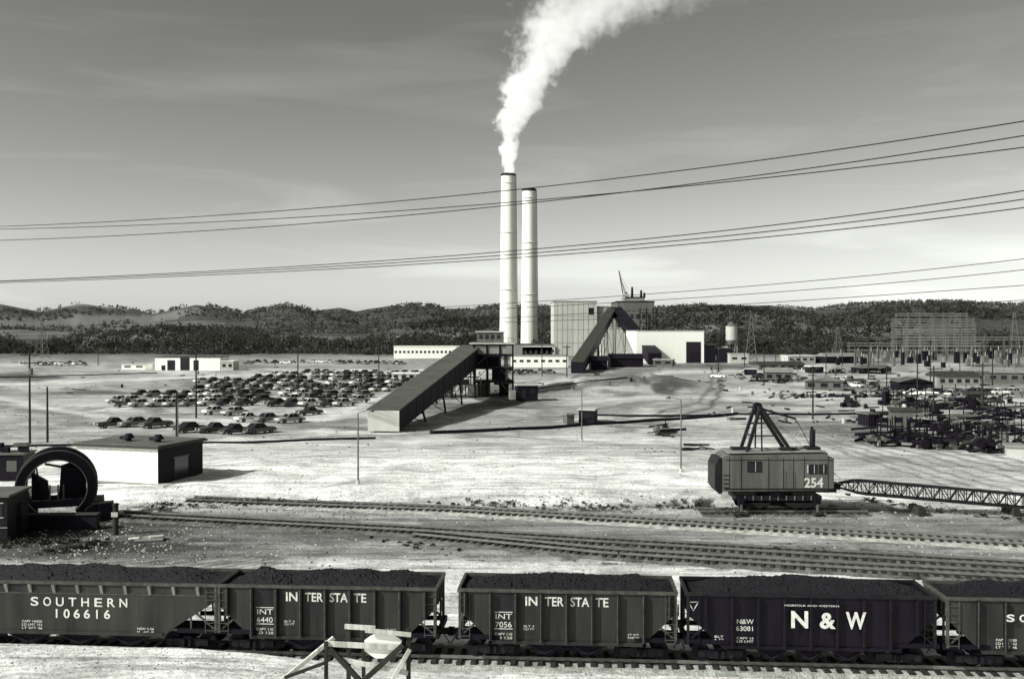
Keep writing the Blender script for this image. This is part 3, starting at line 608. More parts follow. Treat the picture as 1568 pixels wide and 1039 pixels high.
def power():
    d=590.; s=d/F; X=lambda px:at(px,d); Zp=lambda py:zz(py,d); b=B()
    def blk(pa,pb,yt,dep,mat,y=0,zb=0,roofm='roofgray'):
        x0,x1=X(pa),X(pb); zt=Zp(yt); b.box((x0+x1)/2,y+dep/2,(zt+zb)/2,x1-x0,dep,zt-zb,mat); b.box((x0+x1)/2,y+dep/2,zt+.3,x1-x0+.6,dep+.6,.6,roofm)
    blk(848,914,462,45,'lightgray',0,-2,'gray'); blk(914,946,470,40,'gray',2,-2); blk(946,1003,462,36,'midgray',3,-2,'dark')
    blk(960,990,455,20,'gray',8,20,'dark'); blk(918,976,503,14,'lightgray',-14,-2,'lightgray')
    for px_ in range(853,914,8): b.box(X(px_),-.06,16,.1,.12,32,'gray')
    for z in(8,16,24): b.box(X(881),-.08,z,X(913)-X(849),.14,.1,'gray')
    b.box(X(905),-.1,27,3,.2,4,'dark'); b.box(X(930),-.0,5,6,.3,5,'dark')
    for i in range(6):
        for j in range(3): b.box(X(950+i*9),2.9,8+j*8,1.6,.3,2.6,'glass')
    for px_ in(925,937,950,962): b.box(X(px_),-14.05,10,.2,.15,14,'gray')
    for px_ in(980,990,1000,1006): b.box(X(px_),0,14,.6,.6,30,'iron')
    for z in(8,14,20,26): b.box(X(993),0,z,10.5,.4,.4,'iron')
    for z in(8,14,20): b.beam((X(980),0,z),(X(990),0,z+6),.25,.25,'iron'); b.beam((X(1000),0,z),(X(990),0,z+6),.25,.25,'iron')
    for px_,hh in((962,3),(985,4),(990,2.5),(971,6)): b.cyl((X(px_),10,36),(X(px_),10,36+hh),.8,.6,10,'dark')
    b.obj('power_station_building',(0,d,0))
    b=B(); x=X(958)
    b.beam((x,10,35),(x-3,10,52),.5,.5,'dark'); b.beam((x+1.6,10,35),(x-2.6,10,50),.3,.3,'dark'); b.beam((x+3,10,35),(x-2,10,47),.2,.2,'iron')
    for i in range(7):
        t=i/7; b.beam((x-3*t,10,35+17*t),(x+1.6-4*t,10,36.5+14.5*t),.2,.2,'iron')
    b.beam((x-3,10,52),(x+2,10,41),.12,.12,'iron'); b.box(x+.8,10,36.5,4,4,3,'lightgray')
    b.obj('derrick_crane',(0,d,0))
power()
building('turbine_hall',974,1078,556,507,40,'white',rmat='lightgray',doors=((1062,7,10),(1002,3,4)))
building('turbine_annex',1078,1096,556,528,16,'dark',rmat='midgray')
def hi(px_,py_,d): return (at(px_,d),d),zz(py_,d)
(pa),za=hi(937,478,572)
gallery('coal_conveyor_gallery',GP(884,571),pa,4.6,4,4,0,za-1.5,'iron','roofdark',4,'iron')
gallery('coal_conveyor_gallery',GP(1003,558),(at(943,572),572),6.0,5,4,0,zz(478,572)-1,'iron','iron',3)
building('crusher_building',905,930,567,546,10,'dark','gable',rmat='iron')
building('breaker_building',935,985,562,541,12,'dark','gable',rmat='iron')
# ------------------------------------------------------------ CHIMNEYS
def stack(px_,ptop,d,wt,wb):
    x=at(px_,d); ht=zz(ptop,d); b=B(); n=48; K=40; rt=wt/2/F*d; rb=wb/2/F*d; vs=[];fs=[]
    for k in range(K+1):
        t=k/K; r=rb+(rt-rb)*t**.8
        for i in range(n): a=2*math.pi*i/n; vs.append((r*math.cos(a),r*math.sin(a),ht*t))
    for k in range(K):
        for i in range(n): fs.append((k*n+i,k*n+(i+1)%n,(k+1)*n+(i+1)%n,(k+1)*n+i))
    b.add(vs,fs,'stack')
    b.cyl((0,0,ht),(0,0,ht+1.2),rt+.3,rt+.3,n,'dark'); b.cyl((0,0,ht+1.2),(0,0,ht+1.7),rt-.6,rt-.6,n,'coal')
    for z in(ht*.36,ht*.68,ht-5): b.cyl((0,0,z),(0,0,z+.2),rt+(rb-rt)*(1-z/ht)+.4,rt+(rb-rt)*(1-z/ht)+.4,n,'collar')
    b.beam((rb+.2,-.5,0),(rt+.25,-.3,ht),.4,.2,'gray')
    b.cyl((0,0,-2),(0,0,6),rb+1.2,rb+1.0,n,'gray')
    o=b.obj('smokestack',(x,d,0))
    o.data.polygons.foreach_set('use_smooth',[len(p.vertices)==4 for p in o.data.polygons])
    return x,d,ht
SX,SD,SH=stack(778.5,270,640,22,28)
stack(810.5,293,670,21,27)
building('boiler_house',770,846,545,527,16,'gray',nw=0,rmat='roofdark')
# ------------------------------------------------------------ SMOKE PLUME (volume)
def plume():
    ys=[268,240,210,180,150,120,90,60,30,0,-40]; cs=[779,779,781,788,802,817,834,856,888,935,1010]; rs=[10,13,18,26,37,42,48,62,90,128,170]
    zs=[zz(y,SD) for y in ys]; cx=[(c-779)/F*SD for c in cs]; rr=[r/F*SD for r in rs]
    z0,z1=SH,zs[-1]; b=B(); n=16; vs=[];fs=[]; K=40
    for k in range(K+1):
        z=z0+(z1-z0)*k/K; c=np.interp(z,zs,cx); r=np.interp(z,zs,rr)*1.55
        for i in range(n): a=2*math.pi*i/n; vs.append((c+r*math.cos(a),r*math.sin(a),z-SH))
    for k in range(K):
        for i in range(n): fs.append((k*n+i,k*n+(i+1)%n,(k+1)*n+(i+1)%n,(k+1)*n+i))
    fs+=[tuple(range(n-1,-1,-1)),tuple(range(K*n,K*n+n))]
    m=bpy.data.materials.new('steam_glow'); m.use_nodes=True; nt=m.node_tree; N=nt.nodes; Lk=nt.links; N.clear()
    out=N.new('ShaderNodeOutputMaterial'); pv=N.new('ShaderNodeVolumePrincipled'); Lk.new(pv.outputs[0],out.inputs['Volume'])
    tc=N.new('ShaderNodeTexCoord'); sp=N.new('ShaderNodeSeparateXYZ'); Lk.new(tc.outputs['Object'],sp.inputs[0])
    def mth(op,a,b_=None,c=None,cl=False):
        q=N.new('ShaderNodeMath'); q.operation=op; q.use_clamp=cl
        for i,k in enumerate((a,b_,c)):
            if k is None: continue
            if isinstance(k,(int,float)): q.inputs[i].default_value=k
            else: Lk.new(k,q.inputs[i])
        return q.outputs[0]
    tz=mth('DIVIDE',sp.outputs[2],z1-z0,cl=True)
    def curve(vals,mx):
        q=N.new('ShaderNodeFloatCurve'); cm=q.mapping.curves[0]
        pts=[((z-z0)/(z1-z0),v/mx) for z,v in zip(zs,vals)]; pts[0]=(0,pts[0][1])
        while len(cm.points)<len(pts): cm.points.new(.5,.5)
        for p,(a,c) in zip(cm.points,pts): p.location=(a,max(0,c))
        q.mapping.update(); Lk.new(tz,q.inputs['Value']); return mth('MULTIPLY',q.outputs[0],mx)
    c=curve(cx,max(cx)); r=curve(rr,max(rr))
    dx=mth('SUBTRACT',sp.outputs[0],c); dist=mth('DIVIDE',mth('SQRT',mth('ADD',mth('MULTIPLY',dx,dx),mth('MULTIPLY',sp.outputs[1],sp.outputs[1]))),r)
    nz=N.new('ShaderNodeTexNoise'); nz.inputs['Scale'].default_value=.06; nz.inputs['Detail'].default_value=6; nz.inputs['Roughness'].default_value=.6; Lk.new(tc.outputs['Object'],nz.inputs['Vector'])
    nz2=N.new('ShaderNodeTexNoise'); nz2.inputs['Scale'].default_value=.2; nz2.inputs['Detail'].default_value=5; Lk.new(tc.outputs['Object'],nz2.inputs['Vector'])
    e=mth('SUBTRACT',.92,dist); e=mth('ADD',e,mth('MULTIPLY',mth('SUBTRACT',nz.outputs[0],.5),2.8)); e=mth('ADD',e,mth('MULTIPLY',mth('SUBTRACT',nz2.outputs[0],.5),1.3))
    sharp=mth('SUBTRACT',3.0,mth('MULTIPLY',tz,2.2))
    e=mth('MULTIPLY',e,sharp,cl=True)
    fade=mth('SUBTRACT',1.2,mth('MULTIPLY',tz,.8))
    den=mth('MULTIPLY',mth('DIVIDE',mth('MULTIPLY',e,2.8),r),fade)
    Lk.new(den,pv.inputs['Density']); pv.inputs['Color'].default_value=(.98,.98,.97,1); pv.inputs['Anisotropy'].default_value=0
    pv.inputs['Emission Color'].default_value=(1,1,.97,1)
    Lk.new(mth('MULTIPLY',den,.46),pv.inputs['Emission Strength'])  # smoke glows slightly, standing in for light scattered repeatedly inside it
    m.cycles.volume_step_rate=.3
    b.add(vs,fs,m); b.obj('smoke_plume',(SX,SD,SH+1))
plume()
# ------------------------------------------------------------ CARS
def carmesh(name,paint,kind):
    b=B()
    def loft(rows,mat,glass=None):
        n=len(rows[0]); vs=[p for r in rows for p in r]; fs=[]
        for i in range(len(rows)-1):
            for j in range(n-1): fs.append((i*n+j,(i+1)*n+j,(i+1)*n+j+1,i*n+j+1))
        fs+=[tuple(range(n)),tuple(range(len(rows)*n-1,(len(rows)-1)*n-1,-1))]
        b.add(vs,fs,mat)
    def sec(x,w,zt,zb): return [(x,-w,zb),(x,-w*1.0,zb+(zt-zb)*.6),(x,-w*.9,zt-.04),(x,0,zt+.03),(x,w*.9,zt-.04),(x,w,zb+(zt-zb)*.6),(x,w,zb)]
    loft([sec(-2.55,.75,.72,.42),sec(-2.45,.9,.88,.32),sec(-1.2,.95,.98,.3),sec(.9,.95,1.0,.3),sec(2.2,.93,.92,.32),sec(2.45,.85,.85,.36),sec(2.52,.7,.7,.42)],paint)
    if kind=='sedan': A,Bt=(-1.55,.95),(-.95,.35)
    elif kind=='coupe': A,Bt=(-1.3,.7),(-.7,.2)
    else: A,Bt=(-.4,.9),(-.25,.45)
    zr=1.52 if kind!='pickup' else 1.7
    g=[(A[0],-.84,.97),(A[1],-.84,.97),(A[1],.84,.97),(A[0],.84,.97),(Bt[0],-.66,zr),(Bt[1],-.66,zr),(Bt[1],.66,zr),(Bt[0],.66,zr)]
    b.add(g,[(0,1,5,4),(1,2,6,5),(2,3,7,6),(3,0,4,7)],'glass')
    b.prism([(Bt[0]-.08,zr-.02),(Bt[1]+.08,zr-.02),(Bt[1]-.05,zr+.07),(Bt[0]+.05,zr+.07)],-.7,.7,paint)
    for s in(-1,1):
        for k in(0,1): b.beam((A[k],s*.84,.95),(Bt[k],s*.67,zr),.06,.06,paint)
        b.beam(((A[0]+A[1])/2,s*.85,.97),((Bt[0]+Bt[1])/2,s*.67,zr),.05,.06,paint)
        for x in(-1.55,1.5): b.cyl((x,s*.8,.34),(x,s*.97,.34),.34,.34,14,'iron'); b.cyl((x,s*.96,.34),(x,s*.985,.34),.17,.17,10,'rail')
        b.box(2.54,s*.62,.72,.06,.22,.18,'letter')
        b.box(0,s*.965,.72,4.2,.015,.05,'rail')
    b.box(2.6,0,.45,.12,1.75,.16,'rail'); b.box(-2.6,0,.45,.12,1.75,.16,'rail')
    if kind=='pickup': b.box(-1.6,0,1.02,1.9,1.6,.1,'iron')
    return b.mesh(name)
paints=[mk('car_paint_'+k,v,.22,.05,1,0,spec=.7) for k,v in(('black',.02),('dark',.05),('mid',.2),('light',.5),('white',.8))]
CM=[carmesh('parked_car',p,k) for p,k in((paints[0],'sedan'),(paints[1],'sedan'),(paints[2],'sedan'),(paints[3],'sedan'),(paints[4],'sedan'),(paints[0],'coupe'),(paints[1],'coupe'),(paints[4],'coupe'),(paints[2],'pickup'))]
rows=[(572,470,640),(577,420,650),(581,380,640),(587,310,632),(594,290,618),(599,265,606),(607,215,590),(615,180,560),(621,165,530),(633,330,500),(644,350,450),(654,172,262),(661,292,400)]
for py_,xa,xb in rows:
    d=F*H/(py_-YH); px_=xa
    while px_<xb:
        if random.random()<.88:
            dd=d+random.uniform(-.9,.9); x=at(px_,dd); inst(random.choice(CM),'parked_car',(x,dd,float(gz(x,dd))+.02),math.pi/2-.75+random.uniform(-.1,.1)+(math.pi if random.random()<.4 else 0),1.04)
        px_+=F/d*3.5
for py_,xa,xb,st in((557,515,620,9),(559,60,130,8),(556,380,520,14),(571,780,850,12),(586,1230,1400,30),(577,1100,1250,28),(592,1290,1350,22),(604,1400,1560,26)):
    px_=xa
    while px_<xb:
        d=F*H/(py_+random.uniform(-1,1)-YH); x=at(px_,d); inst(random.choice(CM),'parked_car',(x,d,float(gz(x,d))),random.uniform(0,6)); px_+=st*random.uniform(.7,1.4)
# ------------------------------------------------------------ POLES, LAMPS
def pole(px_,yb,yt,arms=1,name='utility_pole',r=.14,d=None,mat='wood_d'):
    d=d or F*H/(yb-YH); x=at(px_,d); g=float(gz(x,d)); h=zz(yt,d)-g; b=B()
    b.cyl((0,0,-.5),(0,0,h),r*1.2,r*.8,10,mat)
    for i in range(arms):
        z=h-.5-i*1.1; b.beam((-1.2,-.12,z),(1.2,.1,z),.1,.14,mat)
        for k in(-1.1,-.6,.6,1.1): b.cyl((k,0,z+.05),(k,0,z+.3),.06,.04,6,'galv')
        b.beam((-.8,0,z),(0,0,z-.6),.04,.04,'galv'); b.beam((.8,0,z),(0,0,z-.6),.04,.04,'galv')
    if arms>1: b.cyl((.3,-.2,h-3.2),(.3,-.2,h-2.3),.25,.25,10,'galv')
    b.obj(name,(x,d,g),random.uniform(-.5,.5))
for a in((45,680,538,2),(300,640,523,1),(456,606,500,1),(580,585,515,1),(868,597,528,1),(270,680,600,0),(72,678,592,0),(1505,640,555,2),(1358,620,560,1),(1330,585,515,1),(1405,610,530,1),(1425,590,520,1),(1265,575,515,1),(1225,560,480,1),(1470,575,500,1),(1520,600,520,1),(1290,560,505,1),(1170,592,530,1),(1545,585,505,1),(1100,575,530,1),(700,560,515,0),(1188,556,500,1),(1205,556,505,1),(1245,552,500,1),(1380,560,500,1),(1450,556,490,1),(1535,560,480,1),(150,560,510,1),(350,556,505,1),(1310,568,500,1),(1345,562,505,1),(1490,565,505,1),(1140,570,510,1),(1245,640,560,1),(1430,645,560,1),(830,580,525,1)): pole(*a)
def lamp(px_,yb,yt,side=1):
    d=F*H/(yb-YH); x=at(px_,d); g=float(gz(x,d)); h=zz(yt,d)-g; b=B()
    b.cyl((0,0,-.3),(0,0,h),.09,.06,10,'galv'); b.cyl((0,0,-.1),(0,0,.4),.18,.16,10,'lightgray')
    pr=(0,0,h)
    for i in range(1,7):
        t=i/6*math.pi/2; q=(side*1.3*math.sin(t),0,h+.35*math.sin(t)); b.beam(pr,q,.06,.06,'galv'); pr=q
    b.cyl((pr[0],0,pr[2]-.25),(pr[0],0,pr[2]),.28,.12,12,'midgray')
    b.obj('street_lamp',(x,d,g))
for a in((548,757,632,1),(1043,737,612,-1),(891,676,597,-1),(272,682,612,1)): lamp(*a)
def lattice(px_,yb,yt,name='transmission_tower',wb=5,d=None):
    d=d or F*H/(yb-YH); x=at(px_,d); g=float(gz(x,d)); h=zz(yt,d)-g; b=B(); n=7; th=.2
    def c(t):
        w=wb/2*(1-t)**1.3+.4; return [(sx*w,sy*w,h*t) for sx,sy in((-1,-1),(1,-1),(1,1),(-1,1))]
    for i in range(n):
        a,e=c(i/n),c((i+1)/n)
        for j in range(4): b.beam(a[j],e[j],th,th,'galv'); b.beam(a[j],e[(j+1)%4],th*.5,th*.5,'galv'); b.beam(a[(j+1)%4],e[j],th*.5,th*.5,'galv')
    for t,w in((.72,5.5),(.84,4.8),(.95,4)):
        b.beam((-w,0,h*t),(w,0,h*t),.2,.2,'galv'); b.beam((-w,0,h*t),(0,0,h*t+1.6),.12,.12,'galv'); b.beam((w,0,h*t),(0,0,h*t+1.6),.12,.12,'galv')
    b.obj(name,(x,d,g),random.uniform(-.3,.3))
for a in((64,549,484),(1150,556,480),(1553,556,478),(1283,549,500)): lattice(*a)
def substation():
    b=B()
    for k,(d,pa,pb,yt) in enumerate(((520,1368,1492,503),(540,1366,1492,495),(560,1368,1490,488),(600,1372,1480,479),(500,1385,1568,515),(480,1300,1500,524))):
        xs=np.linspace(at(pa,d),at(pb,d),7); zt=zz(yt,d)
        for x in xs:
            for o in(-.6,.6): b.beam((x+o,d,0),(x+o*.5,d,zt),.22,.22,'galv')
            for z in np.arange(2,zt-2,3): b.beam((x-.6,d,z),(x+.6,d,z+3),.12,.12,'galv')
        for z in(zt-.3,zt-1.6,zt*.6): b.box((xs[0]+xs[-1])/2,d,z,xs[-1]-xs[0]+2,.26,.3,'gray')
        for x in np.arange(xs[0],xs[-1],1.8): b.beam((x,d,zt-1.6),(x+.9,d,zt-.3),.12,.12,'galv'); b.beam((x+.9,d,zt-.3),(x+1.8,d,zt-1.6),.12,.12,'galv')
    for i in range(60):
        d=random.uniform(400,600); x=at(random.uniform(1270,1568),d); hh=random.uniform(2,6); b.box(x,d,hh/2,random.uniform(.5,2.5),2,hh,random.choice(['galv','midgray','iron','dark'])); b.cyl((x,d,hh),(x,d,hh+2),.3,.2,8,'gray')
    b.obj('electrical_substation')
substation()
def silo(px_,yb,yt,d,r):
    x=at(px_,d); h=zz(yt,d); b=B()
    b.cyl((0,0,h*.55),(0,0,h*.88),r,r,20,'lightgray'); b.cyl((0,0,h*.88),(0,0,h),r,r*.2,20,'midgray'); b.cyl((0,0,h*.45),(0,0,h*.55),r*.5,r,20,'gray')
    for i in range(6):
        t=i*math.pi/3; b.beam((r*math.cos(t)*1.1,r*math.sin(t)*1.1,-1),(r*math.cos(t)*.9,r*math.sin(t)*.9,h*.5),.35,.35,'galv')
    b.box(r*.8,0,h*.3,1.5,1.5,h*.6,'gray'); b.box(-r*1.2,0,h*.2,2.5,3,h*.4,'lightgray'); b.obj('water_tank',(x,d,0))
silo(1120,530,492,470,2.7)
H_=[('wooden_house',1172,1213,583,563,8,'midgray','gable',3,'roofgray'),('wooden_house',1234,1290,598,578,8,'midgray','gablef',3,'roofgray'),('white_shack',1118,1146,557,543,8,'lightgray','flat',2,'lightgray'),
('site_office',1160,1235,566,553,8,'midgray','gable',5,'roofdark'),('wooden_house',1378,1430,598,577,8,'dark','gablef',3,'midgray'),('site_office',1438,1500,590,568,10,'gray','gable',5,'roofdark'),('site_office',1500,1575,587,564,10,'midgray','gable',5,'roofgray'),
('white_shack',1205,1250,556,545,8,'lightgray','flat',4,'white'),('storage_shed',1262,1318,556,540,9,'dark','gable',3,'roofgray'),('storage_shed',1320,1368,572,558,8,'dark','gable',0,'midgray'),
('storage_shed',1098,1118,556,534,8,'dark','flat',0,'midgray'),('small_shack',886,910,646,627,3,'dark','flat',1,'lightgray'),('small_shack',868,880,648,634,2,'midgray','flat',0,'gray'),('small_shack',1480,1508,612,600,3,'midgray','gable',1,'roofdark'),
('small_shack',1366,1410,662,632,5,'midgray','flat',2,'roofdark'),('small_shack',1330,1345,655,637,3,'dark','flat',0,'midgray'),('small_shack',1000,1030,560,551,6,'midgray','flat',2,'lightgray'),('small_shack',1545,1568,698,684,3,'lightgray','flat',0,'gray'),('small_shack',1240,1262,572,562,4,'dark','flat',0,'white'),('small_shack',1305,1328,590,580,4,'gray','gable',1,'roofdark'),('small_shack',1140,1158,574,565,4,'dark','flat',1,'lightgray'),('small_shack',1520,1545,603,592,4,'dark','gable',1,'roofgray')]
for nme,pa,pb,yb,yt,dep,wl,rf,nw,rm in H_: building(nme,pa,pb,yb,yt,dep,wl,rf,nw,1.0 if yb<610 else .8,1,rm,random.uniform(-.35,.35))
def pile(px_,py_,wpx,hm,n,name='steel_stock_pile'):
    d=F*H/(py_-YH); x=at(px_,d); w=wpx/F*d; b=B()
    for i in range(n):
        L=random.uniform(1.5,4.5); a=random.uniform(-.9,.9); xx=random.uniform(-w/2,w/2); yy=random.uniform(-3,3); z=random.uniform(.1,hm)*random.random()+.15
        if random.random()<.6:
            p=Vector((xx-L/2*math.cos(a),yy-L/2*math.sin(a),z)); b.beam(p,p+Vector((L*math.cos(a),L*math.sin(a),random.uniform(-.25,.45))),random.uniform(.1,.3),random.uniform(.1,.4),random.choice(['iron','dark','midgray','wood_d','galv','dark','gray']))
        elif random.random()<.5: b.cyl((xx,yy-.5,z*.5+.4),(xx,yy+.5,z*.5+.4),random.uniform(.25,.6),random.uniform(.25,.6),12,random.choice(['iron','dark','midgray']))
        else: b.box(xx,yy,z/2,random.uniform(.4,1.4),1.0,z,random.choice(['dark','midgray','iron','wood_d']),random.uniform(-.5,.5))
        if random.random()<.12: b.box(xx,yy,hm*.7,.12,.12,hm*1.4,'iron')
    b.obj(name,(x,d,float(gz(x,d))),random.uniform(-.1,.1))
for a in((1372,680,95,2.6,150),(1450,684,110,2.2,170),(1535,690,90,2.2,130),(1480,664,150,2.8,170),(1400,652,90,2.4,90),(1540,642,90,2,90),(1450,627,110,1.6,90),(1385,622,70,3,50),(1500,618,90,1.5,50),(1300,572,120,2,60),(1180,585,60,1.5,30),(1420,600,160,1.5,50),(1240,608,100,1,24),(1350,608,90,1.4,40)): pile(*a)
pile(1018,665,24,1.6,14,'scrap_pile'); pile(1065,684,40,.3,6,'lumber_scrap')
def dozer(px_,py_,rz):
    d=F*H/(py_-YH); x=at(px_,d); b=B()
    for s in(-1,1):
        b.prism([(-1.8,.1),(1.6,.1),(2.0,.5),(1.7,.95),(-1.9,.95),(-2.2,.5)],s*1.0-.25,s*1.0+.25,'iron')
        for k in(-1.4,-.5,.4,1.3): b.cyl((k,s*1.27,.5),(k,s*1.31,.5),.3,.3,10,'midgray')
    b.box(.7,0,1.4,2.2,1.0,.9,'midgray'); b.box(-1.0,0,1.2,1.2,1.3,.7,'dark'); b.box(-1.2,0,1.9,.3,1.0,.8,'dark'); b.cyl((1.0,0,1.8),(1.0,0,2.7),.08,.08,8,'iron')
    b.prism([(2.5,.1),(2.7,.1),(2.55,.7),(2.75,1.3),(2.6,1.3),(2.4,.7)],-1.7,1.7,'galv'); b.beam((0,-1.4,.6),(2.5,-1.4,.5),.15,.2,'midgray'); b.beam((0,1.4,.6),(2.5,1.4,.5),.15,.2,'midgray')
    b.obj('bulldozer',(x,d,float(gz(x,d))),rz)
for a in((1345,648,.4),(1425,640,2.8),(1500,628,.2),(770,594,.5),(1300,622,1.0)): dozer(*a)
def lowwall(pts,h,w,mat,name):
    b=B(); P=[GP(*p) for p in pts]
    for p,q in zip(P[:-1],P[1:]):
        n=max(2,int(math.dist(p,q)/6))
        for i in range(n):
            a=[p[k]+(q[k]-p[k])*i/n for k in(0,1)]; c=[p[k]+(q[k]-p[k])*(i+1)/n for k in(0,1)]
            za=float(gz(*a));zc=float(gz(*c)); b.beam((a[0],a[1],za+h/2),(c[0],c[1],zc+h/2),w,h,mat)
            if i%2==0: b.box(a[0],a[1],za+h*.5,.4,.4,h*1.3,'wood_d')
    b.obj(name)
lowwall([(-60,686),(200,682),(380,678),(575,671)],.3,.3,'iron','pipeline')
lowwall([(660,664),(780,659),(905,650),(1045,640),(1130,634)],.45,.45,'iron','pipeline')
lowwall([(905,636),(1150,634),(1330,632),(1568,626)],.35,.4,'dark','pipeline')
lowwall([(820,602),(960,600)],.25,.4,'dark','pipeline'); lowwall([(0,578),(240,571)],.3,.5,'dark','pipeline'); lowwall([(700,583),(560,582)],.3,.4,'dark','pipeline')
# ------------------------------------------------------------ TREES (mass)
def foliage(name,trees,nq,size,mats,trunk=False,ctr=.58):
    V=[];Fc=[];MI=[];o=0
    for (x,y,z,h,r) in trees:
        n=nq; u=rng.normal(size=(n,3)); u/=np.linalg.norm(u,axis=1)[:,None]; rad=rng.uniform(.35,1,n)[:,None]**.6
        lob=1+.3*np.sin(u[:,:1]*5+x)+.25*np.cos(u[:,1:2]*6+y)
        c=u*rad*lob*np.array([r,r,h*.42])+np.array([x,y,z+h*ctr])
        a=rng.normal(size=(n,3)); a/=np.linalg.norm(a,axis=1)[:,None]; bq=np.cross(a,rng.normal(size=(n,3))); bq/=np.linalg.norm(bq,axis=1)[:,None]
        s=size*rng.uniform(.5,1.4,(n,1)); q=np.stack([c-a*s,c+bq*s*.7,c+a*s,c-bq*s*.7],1).reshape(-1,3)
        V.append(q); Fc.append(np.arange(n*4).reshape(-1,4)+o); o+=n*4; k=int(rng.integers(len(mats))); MI.append(np.full(n,k))
        if trunk:
            t=.25; q=np.array([[x-t,y,z-1],[x+t,y,z-1],[x+t*.3,y,z+h*.9],[x-t*.3,y,z+h*.9],[x,y-t,z-1],[x,y+t,z-1],[x,y+t*.3,z+h*.9],[x,y-t*.3,z+h*.9]])
            V.append(q); Fc.append(np.arange(8).reshape(-1,4)+o); o+=8; MI.append(np.zeros(2,int))
    V=np.concatenate(V);Fc=np.concatenate(Fc);MI=np.concatenate(MI)
    me=bpy.data.meshes.new(name); me.vertices.add(len(V)); me.vertices.foreach_set('co',V.ravel()); me.loops.add(Fc.size); me.loops.foreach_set('vertex_index',Fc.ravel().astype(np.int32))
    me.polygons.add(len(Fc)); me.polygons.foreach_set('loop_start',np.arange(0,Fc.size,4,dtype=np.int32)); me.polygons.foreach_set('loop_total',np.full(len(Fc),4,dtype=np.int32))
    for m_ in mats: me.materials.append(M[m_])
    me.polygons.foreach_set('material_index',MI.astype(np.int32)); me.update(calc_edges=True)
    ob=bpy.data.objects.new(name,me); scene.collection.objects.link(ob)
tr=[]
for i in range(1100):
    px_=random.uniform(-250,1850); d=random.uniform(640,860)
    x=at(px_,d); hh=(6+11*float(vnoise(px_/45,3.3,5)))*random.uniform(.65,1.2)
    if 760<px_<1100: hh*=.8
    tr.append((x,d,float(gz(x,d)),hh,hh*.42))
foliage('distant_tree_line',tr,80,.75,['leaf1','leaf2','leaf2','leaf3'],True,.5)
tr=[]
for i in range(900):
    px_=random.uniform(-250,1850); d=random.uniform(622,700); x=at(px_,d); hh=random.uniform(2.5,5.5); tr.append((x,d,float(gz(x,d))-.5,hh,hh*.9))
foliage('undergrowth',tr,40,.6,['leaf1','leaf2','leaf3'],False,.45)
tr=[];tr2=[]
for i in range(15000):
    px_=random.uniform(-250,1850); d=random.uniform(860,2450); x=at(px_,d)
    f=float(fbm(x/190,d/230,2,61)); right=px_>620
    if f>(.53 if not right else .64): continue
    hh=random.uniform(5,11); (tr if d<1500 else tr2).append((x,d,float(gz(x,d))-1,hh,hh*.55))
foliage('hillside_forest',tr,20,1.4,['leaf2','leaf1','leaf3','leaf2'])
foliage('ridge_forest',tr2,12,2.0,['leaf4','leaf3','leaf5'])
tr=[]
for (px0,py0,px1,py1,n_,hs) in((230,776,480,772,50,.5),(480,776,1060,776,90,.3),(60,850,170,830,30,.35),(0,838,120,826,40,.4),(1060,775,1130,790,30,.5),(540,822,700,845,14,.2),(1180,842,1260,850,30,.35),(100,598,165,598,14,2.0),(20,599,60,597,6,1.6),(1300,760,1568,800,30,.3),(1250,846,1560,866,40,.3),(880,560,1000,556,14,1.4)):
    for i in range(n_):
        t_=random.random(); p=GP(px0+(px1-px0)*t_+random.uniform(-8,8),py0+(py1-py0)*t_+random.uniform(-4,4)); hh=hs*random.uniform(.4,1.4); tr.append((p[0],p[1],float(gz(*p))-.05,hh,hh*.9))
foliage('dry_weeds',tr,34,.08,['weed','leaf1'])
b=B()
ico=[(0,0,1),(.9,0,.1),(.3,.85,0),(-.75,.5,.1),(-.7,-.55,0),(.3,-.85,.1)]
for i in range(5200):
    if i<3400: p=GP(random.uniform(-30,1600),random.choice([random.uniform(770,800),random.uniform(690,780),random.uniform(600,700),random.uniform(795,880),random.uniform(1016,1060)]))
    elif i<4400: p=GP(random.gauss(700,330),random.gauss(779,5))
    else: p=GP(random.gauss(150,120),random.gauss(825,22))
    s=random.uniform(.04,.15)*(1 if p[1]>60 else .45)*(1.7 if p[1]>125 else 1); z=float(gz(*p)); r=random.uniform(0,6); cs,sn=math.cos(r),math.sin(r)
    b.add([(p[0]+s*(a*cs-c*sn),p[1]+s*(a*sn+c*cs),z+s*e*.8) for a,c,e in ico],[(0,1,2),(0,2,3),(0,3,4),(0,4,5),(0,5,1)],'rock' if random.random()<.6 else 'weed')
b.obj('scattered_rocks')
b=B()
for i in range(300):
    p=GP(random.uniform(0,1568),random.uniform(553,605)) if i%3==0 else GP(random.uniform(1080,1568),random.uniform(555,650)); z=float(gz(*p)); s=random.uniform(.5,1.5)
    k=random.random()
    if k<.5: b.box(p[0],p[1],z+.1*s,s*random.uniform(.5,2),s*.5,.35*s,random.choice(['dark','midgray','wood_d','gray','iron']),random.uniform(0,3))
    elif k<.8: b.beam((p[0],p[1],z+.1),(p[0]+random.uniform(-3,3),p[1]+random.uniform(-3,3),z+.3),.25,.25,random.choice(['dark','wood_d','iron']))
    else: b.cyl((p[0],p[1],z),(p[0],p[1],z+.9),.3,.3,10,random.choice(['dark','midgray','lightgray']))
b.obj('scattered_debris')
